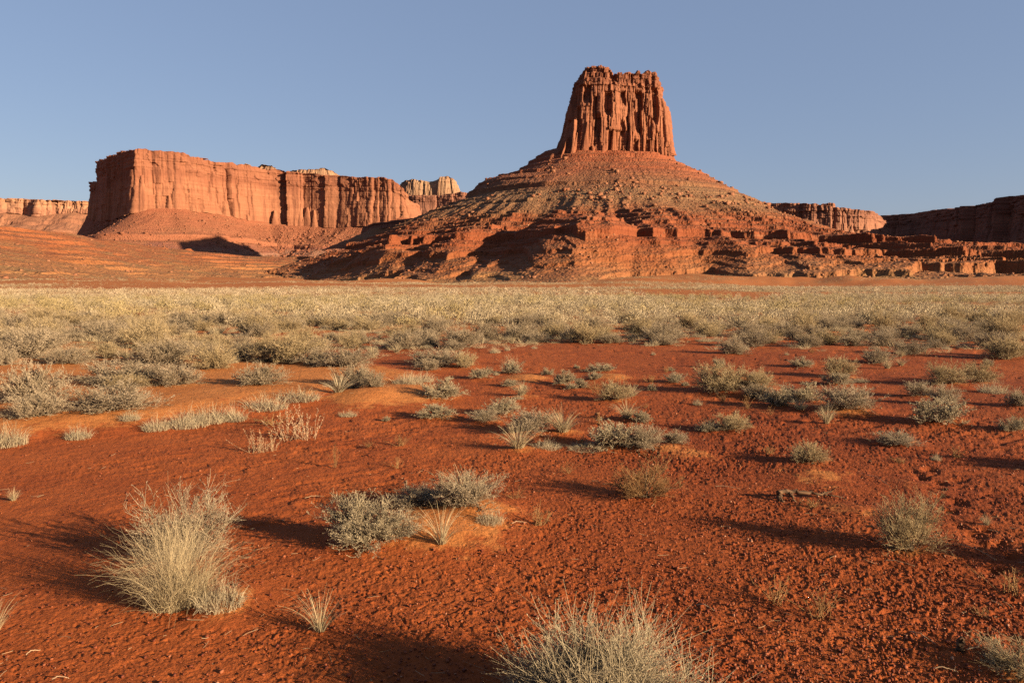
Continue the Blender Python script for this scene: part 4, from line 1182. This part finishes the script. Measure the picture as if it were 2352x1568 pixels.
# the shrub band across the plain: single shrubs and tufts, nearest first
YM = np.array([(-700, 850), (0, 850), (500, 848), (760, 848), (900, 826), (1100, 818), (1250, 808), (1450, 806), (1700, 812), (1900, 818), (2100, 834), (2352, 828), (3000, 828)], float)
def band_label(kind, x, y):
    z = 'left' if x < -.20 * y else ('right' if x > .20 * y else 'middle')
    far = 'far' if y > 24 else 'near'
    nm = {'sage': 'grey brown shrub', 'olive': 'yellow green shrub', 'tuft': 'pale grass tuft', 'grass': 'straw yellow grass clump'}[kind]
    return f'{nm} in the crowded band across the plain, {far} half, {z} third', f'{nm}s of the band, {far} {z}'
def band(kinds, probs, n, smin, smax, sep, dmax, hs):
    k = 0; tries = 0
    while k < n and tries < 60000:
        tries += 1
        d = math.sqrt(random.uniform(13.5 ** 2, dmax ** 2)); a = random.uniform(-.70, .70)
        x, y = a * d, d
        px = W / 2 + F * a; py = HOR + CAM_H * F / d
        if py > np.interp(px, YM[:, 0], YM[:, 1]) + random.gauss(-4, 20): continue
        if vnoise(np.array([x * .35]), np.array([y * .35]), 77)[0] < -.35 and random.random() < .8: continue
        kd = random.choices(kinds, probs)[0]
        w = random.uniform(smin, smax) * (1.15 if px < 700 else .95)
        if any((x - tx) ** 2 + (y - ty) ** 2 < ((tw + w * .5) * sep) ** 2 for tx, ty, tw in taken): continue
        lab, grp = band_label(kd, x, y)
        place(kd, x, y, w, w * ASP[kd] * random.uniform(hs[0], hs[1]), lab, grp, False)
        taken.append((x, y, w * .5)); k += 1
band(['sage', 'olive'], [.62, .38], 215, .55, 1.15, .72, 33, (.8, 1.15))
band(['tuft', 'grass'], [.6, .4], 190, .25, .5, .6, 30, (.8, 1.3))
k = 0
while k < 40:      # stray small tufts out on the bare soil
    px, py = random.uniform(750, 2500), 800 + 260 * random.random() ** 1.6
    x, y = gpt(px, py); w = random.uniform(.10, .26)
    if any((x - tx) ** 2 + (y - ty) ** 2 < (tw + w) ** 2 for tx, ty, tw in taken): continue
    kd = random.choice(['tuft', 'pale', 'twigs'])
    place(kd, x, y, w, w * random.uniform(.5, .8), {'tuft': 'very small straw tuft strewn on the bare red soil', 'pale': 'very small white cushion plant strewn on the bare red soil', 'twigs': 'very small twiggy sprig strewn on the bare red soil'}[kd],
          {'tuft': 'very small tufts on bare soil', 'pale': 'very small white cushions on bare soil', 'twigs': 'very small sprigs on bare soil'}[kd], False)
    taken.append((x, y, w * .5)); k += 1

# ------------------------------------------------------------------ the rest of the plain's plants: too many to count
def lowclump(seed, n, ht, wd):
    rg = np.random.default_rng(seed)
    az = rg.uniform(0, 6.283, n); q = np.sqrt(rg.random(n))
    b = np.stack([np.cos(az) * q * .38, np.sin(az) * q * .38, np.zeros(n)], -1)
    tip = b + np.stack([np.cos(az) * (.14 + .26 * q), np.sin(az) * (.14 + .26 * q), .5 * (1.05 - .55 * q ** 2) * rg.uniform(.6, 1.1, n)], -1) + rg.normal(0, .05, (n, 3))
    sd = unit(rg.normal(size=(n, 3)) * np.array([1, 1, .3])) * wd
    V = np.stack([b - sd, b + sd, tip + sd * .5, tip - sd * .5], 1).reshape(-1, 3)
    i = np.arange(n)[:, None] * 4
    return V, np.concatenate([i + np.array([[0, 1, 2]]), i + np.array([[0, 2, 3]])])
def lowdome(seed, n, ht, q0=.17):
    """leafy low dome: small faces set all through a half ellipsoid"""
    rg = np.random.default_rng(seed)
    d = unit(rg.normal(size=(n, 3)) * np.array([1, 1, .9])); d[:, 2] = np.abs(d[:, 2])
    iso = 1.0 if ht > .3 else .25
    lob = 1 + .25 * np.sin(3 * np.arctan2(d[:, 1], d[:, 0]) + seed)
    c = d * (rg.uniform(.55, 1, n) * lob)[:, None] * np.array([.5, .5, ht])
    up = unit(d * .6 + rg.normal(0, .45, (n, 3)) * (1.6 - iso * .6) + np.array([[0, 0, .5]]) * iso)
    sd = unit(np.cross(up, rg.normal(size=(n, 3))))
    L = q0 * rg.uniform(.6, 1.3, n)[:, None]
    V = np.stack([c - sd * L * .22, c + sd * L * .22, c + up * L + sd * L * .1, c + up * L - sd * L * .1], 1).reshape(-1, 3)
    i = np.arange(n)[:, None] * 4
    return V, np.concatenate([i + np.array([[0, 1, 2]]), i + np.array([[0, 2, 3]])])
def plain_cover(name, label, mat, n, d0, d1, s0, s1, blades, wd, dens_seed, power=1., thr=-.2, sq=1., ht=.5, tm=None):
    u = rng.random(n); d = (d0 ** power + u * (d1 ** power - d0 ** power)) ** (1 / power)
    a = rng.uniform(-.78, .78, n)
    x, y = a * d, d
    px = W / 2 + F * a; py = HOR + CAM_H * F / d
    nz = fbm(x * .06, y * .10, 3, dens_seed)
    nz = np.where(d > 110, fbm(x * .012, y * .035, 4, 81) + .12, nz)
    edge = d + 260 * fbm(np.arctan(a) * 4, np.hypot(x, y) * .008, 3, 17)
    nz = nz - .6 * sst(130, 330, edge)
    keep = (nz > thr + rng.normal(0, .15, n)) & (py < np.interp(px, YM[:, 0], YM[:, 1]) - 2 - np.abs(rng.normal(0, 14, n)))
    if d0 < 30:
        tk = np.array(taken)
        for i0 in range(0, n, 4000):
            sl = slice(i0, i0 + 4000)
            dd = (x[sl, None] - tk[None, :, 0]) ** 2 + (y[sl, None] - tk[None, :, 1]) ** 2
            keep[sl] &= ~(dd < (tk[None, :, 2] * .8) ** 2).any(1)
    x, y = x[keep], y[keep]
    z, _ = ground_macro(x, y)
    s = rng.uniform(s0, s1, len(x))
    scatter(name, [(tm or lowdome)(dens_seed + i, blades, ht, wd) for i in range(6)], np.stack([x, y, z], -1), s, mat, label, sq)
plain_cover('far_shrubs', 'countless grey shrubs covering the far plain', M['far_sage'], 4600, 29, 88, .45, 1.15, 210, .075, 901, 1.6, -.12, 1., .55)
plain_cover('far_olive_shrubs', 'countless yellow green shrubs covering the far plain', M['far_olive'], 2200, 29, 88, .45, 1.05, 210, .08, 911, 1.6, -.05, 1., .55)
plain_cover('farthest_shrubs', 'small dark shrubs dotted over the farthest plain', M['sage'], 13000, 75, 380, .6, 1.4, 44, .12, 921, 1.4, -.12, 1., .45)
plain_cover('dry_grass', 'dry straw grass filling the gaps of the shrub band', M['straw'], 9000, 17, 75, .2, .6, 60, .007, 931, 1.6, -.2, .6, .5, lowclump)
plain_cover('far_grass', 'pale straw grass in low mats between the far shrubs', M['far_straw'], 7500, 42, 150, .5, 1.3, 90, .06, 941, 1.4, -.12, 1., .15)
plain_cover('farthest_grass', 'pale straw grass over the farthest plain', M['far_straw'], 20000, 130, 440, .6, 1.6, 26, .12, 961, 1.25, -.3, 1., .15)

# ------------------------------------------------------------------ loose stones on the crust
def pebbles():
    n = 60000
    dyp = rng.uniform(75, 560, n); d = CAM_H * 768 / dyp
    a = rng.uniform(-.75, .78, n)
    x, y = a * d, d
    z, s = ground_macro(x, y)
    right = sst(-2.0, 1.5, x - .05 * y)
    keep = (rng.random(n) < (.12 + .75 * right)) & (s < .45)
    x, y, z = x[keep], y[keep], z[keep]
    sz = np.clip(.0026 * (rng.pareto(3., len(x)) + .8), .002, .007) * (1 + .06 * y)
    m, nt, b = new_mat('pebble', .9, .2); N = NT(nt)
    c = N.ramp(N.attr('rnd'), [(0, (.16, .035, .018)), (.6, (.30, .07, .028)), (.95, (.40, .12, .05)), (1, (.55, .28, .17))])
    N.base(c, b)
    scatter('gravel', [lowrock(40 + i) for i in range(4)], np.stack([x, y, z + sz * .35 + .002], -1), sz, m, 'fine dark red gravel on the crusted soil')
pebbles()
def litter():
    n = 800
    py = rng.uniform(790, 1600, n); px = rng.uniform(-300, 2650, n)
    P = np.array([gpt(a, b) for a, b in zip(px, py)])
    tk = np.array([t for t in taken])
    j = rng.integers(0, len(PL), n); near = rng.random(n) < .6      # most of it blown round the plants
    P[near] = tk[j[near], :2] + rng.normal(0, 1, (near.sum(), 2)) * (tk[j[near], 2:3] * .8 + .06)
    z, _ = ground_macro(P[:, 0], P[:, 1])
    az = rng.uniform(0, 6.283, n); L = .015 + .075 * rng.random(n) ** 2
    d = np.stack([np.cos(az), np.sin(az), rng.normal(.04, .1, n)], -1)
    p0 = np.stack([P[:, 0], P[:, 1], z + .008], -1)
    a = Acc(); a.tube(wiggle_line(p0, unit(d), L, 4, .12, -.02, rng), np.full((n, 4), .0009) * (1 + .12 * P[:, 1:2].clip(0, 12)), rng.random(n))
    V = np.concatenate(a.V)
    tag(link('straw_litter', mk_mesh('straw_litter', V, [np.concatenate(a.Q)], M['stalk'], False, {'rnd': np.concatenate(a.rn)})), 'broken straw and twig bits littering the soil', None, None, 'stuff')
litter()

# ------------------------------------------------------------------ dead wood and fallen twigs
def branch_mesh(name, paths, mat, seed):
    a = Acc(); rg = np.random.default_rng(seed)
    V, Q, rn = [], [], []; o = 0
    for pts, r0, r1 in paths:
        pts = np.array(pts, float); k = len(pts)
        tt = np.linspace(0, k - 1, 16); i = np.minimum(tt.astype(int), k - 2); f = (tt - i)[:, None]
        P = pts[i] * (1 - f) + pts[i + 1] * f
        P += rg.normal(0, r0 * .35, P.shape)
        rad = np.linspace(r0, r1, 16) * rg.uniform(.75, 1.25, 16)
        T_ = unit(np.gradient(P, axis=0)); up = np.array([0, 0, 1.]); A_ = unit(np.cross(T_, up) + 1e-3); B_ = np.cross(T_, A_)
        ns = 8
        ring = np.stack([P + (A_ * math.cos(q) + B_ * math.sin(q)) * (rad * (1 + .3 * rg.normal(0, .5, 16)))[:, None] for q in np.linspace(0, 6.283, ns, endpoint=False)], 1)
        V.append(ring.reshape(-1, 3)); Q.append(grid_faces(16, ns, True) + o)
        o += 16 * ns; rn.append(rg.random(16 * ns))
        V.append(P[[0, -1]]); j = np.arange(ns)
        rn.append(np.array([.5, .5]))
        Q.append(np.stack([np.full(ns, o), (j + 1) % ns + o - 16 * ns, j + o - 16 * ns, np.full(ns, o)], -1)[:, :4])
        Q.append(np.stack([np.full(ns, o + 1), j + o - ns, (j + 1) % ns + o - ns, np.full(ns, o + 1)], -1))
        o += 2
    Qa = np.concatenate(Q)
    deg = Qa[:, 0] == Qa[:, 3]
    return mk_mesh(name, np.concatenate(V), [Qa[~deg], Qa[deg][:, :3]], mat, False, {'rnd': np.concatenate(rn)})

x, y = gpt(1835, 1150)
lg = bpy.data.objects.new('dead_log', None); col.objects.link(lg); lg.location = (x, y, gz(x, y))
tag(lg, 'charred gnarled dead log lying on the red soil, twigs at its right end', 'log')
link('trunk', branch_mesh('trunk', [([(-.17, -.03, .05), (-.10, 0, .06), (0, .01, .05), (.1, .02, .045), (.2, .02, .03)], .021, .008)], M['dead'], 1), lg)
link('branch', branch_mesh('branch', [([(-.15, -.02, .05), (-.17, -.05, .02), (-.15, -.08, 0)], .017, .009)], M['dead'], 2), lg)
link('branch', branch_mesh('branch', [([(-.08, 0, .05), (-.07, -.05, .03), (-.05, -.07, -.01)], .014, .008)], M['dead'], 3), lg)
link('branch', branch_mesh('branch', [([(.18, .02, .035), (.25, .03, .05), (.30, .02, .09)], .010, .003)], M['dead'], 4), lg)
link('branch', branch_mesh('branch', [([(.19, .02, .03), (.27, -.01, .03), (.36, -.02, .01)], .009, .003)], M['dead'], 5), lg)
x, y = gpt(2204, 1502)
st = bpy.data.objects.new('dead_stump', None); col.objects.link(st); st.location = (x, y, gz(x, y)); tag(st, 'short black burnt stub with a curved pale twig beside it, bottom right', 'stump')
link('stub', branch_mesh('stub', [([(0, 0, -.01), (.005, 0, .03), (0, 0, .06)], .018, .012)], M['dead'], 6), st)
link('twig', branch_mesh('twig', [([(.03, .0, .012), (.09, .01, .02), (.13, .05, .035)], .0035, .002)], M['stalk'], 7), st)
TW = [(2090, 1462, 2150, 1490, 'thin pale twig lying left of the black burnt stub'), (2145, 1547, 2200, 1553, 'straight pale twig flat on gravel below the black burnt stub'), (1990, 1098, 2040, 1120, 'curved pale twig on red soil behind the spiky grey bush'),
      (2030, 1300, 2100, 1312, 'fallen twig at the foot of the spiky grey bush'), (2205, 1265, 2290, 1300, 'long pale twig between the spiky grey bush and the twig heap'),
      (700, 1155, 745, 1150, 'short straw lying on red soil left of the silver bush'), (120, 1570, 160, 1566, 'straw stem flat on the soil in the bottom left corner'), (60, 1512, 92, 1500, 'straw stem left of the bottom, under the largest grass clump'),
      (1640, 1125, 1700, 1130, 'pale twig left of the dead log'), (1175, 1225, 1210, 1222, 'straw stem lying on the right end of the sand mound'), (1600, 1400, 1640, 1412, 'thin straw above the largest spiky bush')]
for i, (xa, ya, xb, yb, lab) in enumerate(TW):
    (ax, ay), (bx, by) = gpt(xa, ya), gpt(xb, yb)
    L = math.hypot(bx - ax, by - ay)
    me = branch_mesh('fallen_twig', [([(0, 0, .008), (L * .35, .05 * L, .018), (L * .7, .02 * L, .012), (L, -.03 * L, .006)], .0028, .0014)], M['stalk'], 30 + i)
    o = link('fallen_twig', me, None, (ax, ay, gz(ax, ay) + .006)); o.rotation_euler = (0, 0, math.atan2(by - ay, bx - ax))
    tag(o, lab, 'twig', 'twigs fallen on the soil')

# ------------------------------------------------------------------ light, sky, camera
sun = bpy.data.lights.new('sun', 'SUN'); so = bpy.data.objects.new('sun', sun); col.objects.link(so)
sun.energy = 5.0; sun.angle = R(.55); sun.color = (1.0, .79, .52)
sd = Vector((math.cos(SUN_BACK) * math.cos(SUN_EL), -math.sin(SUN_BACK) * math.cos(SUN_EL), math.sin(SUN_EL)))
so.rotation_euler = sd.to_track_quat('Z', 'Y').to_euler(); so.location = (60, -30, 40)

w = bpy.data.worlds.new('World'); scene.world = w; w.use_nodes = True
nt = w.node_tree; bg = nt.nodes['Background']
sky = nt.nodes.new('ShaderNodeTexSky'); sky.sky_type = 'NISHITA'; sky.sun_disc = False
sky.sun_elevation = SUN_EL; sky.sun_rotation = math.atan2(sd.x, sd.y)
sky.air_density = 1.0; sky.dust_density = .7; sky.ozone_density = 2.5
tint = nt.nodes.new('ShaderNodeMix'); tint.data_type = 'RGBA'; tint.blend_type = 'MULTIPLY'; tint.inputs[0].default_value = 1; tint.inputs[7].default_value = (.98, .83, .80, 1)
nt.links.new(sky.outputs[0], tint.inputs[6]); flat = nt.nodes.new('ShaderNodeMix'); flat.data_type = 'RGBA'; flat.inputs[0].default_value = .62; flat.inputs[7].default_value = (1.20, 1.60, 2.50, 1)
nt.links.new(tint.outputs[2], flat.inputs[6]); nt.links.new(flat.outputs[2], bg.inputs[0]); bg.inputs[1].default_value = .052

cam = bpy.data.cameras.new('camera'); co = bpy.data.objects.new('camera', cam); col.objects.link(co)
cam.sensor_width = 36; cam.lens = 36 * F / W; cam.clip_end = 30000; cam.clip_start = .05
co.location = (0, 0, CAM_H); co.rotation_euler = (math.pi / 2 - PITCH, 0, 0)
scene.camera = co
scene.view_settings.view_transform = 'Standard'; scene.view_settings.look = 'None'
scene.view_settings.exposure = 1.9; scene.view_settings.gamma = 1.0
scene.cycles.max_bounces = 4; scene.cycles.diffuse_bounces = 1; scene.cycles.transparent_max_bounces = 4
scene.cycles.use_denoising = False
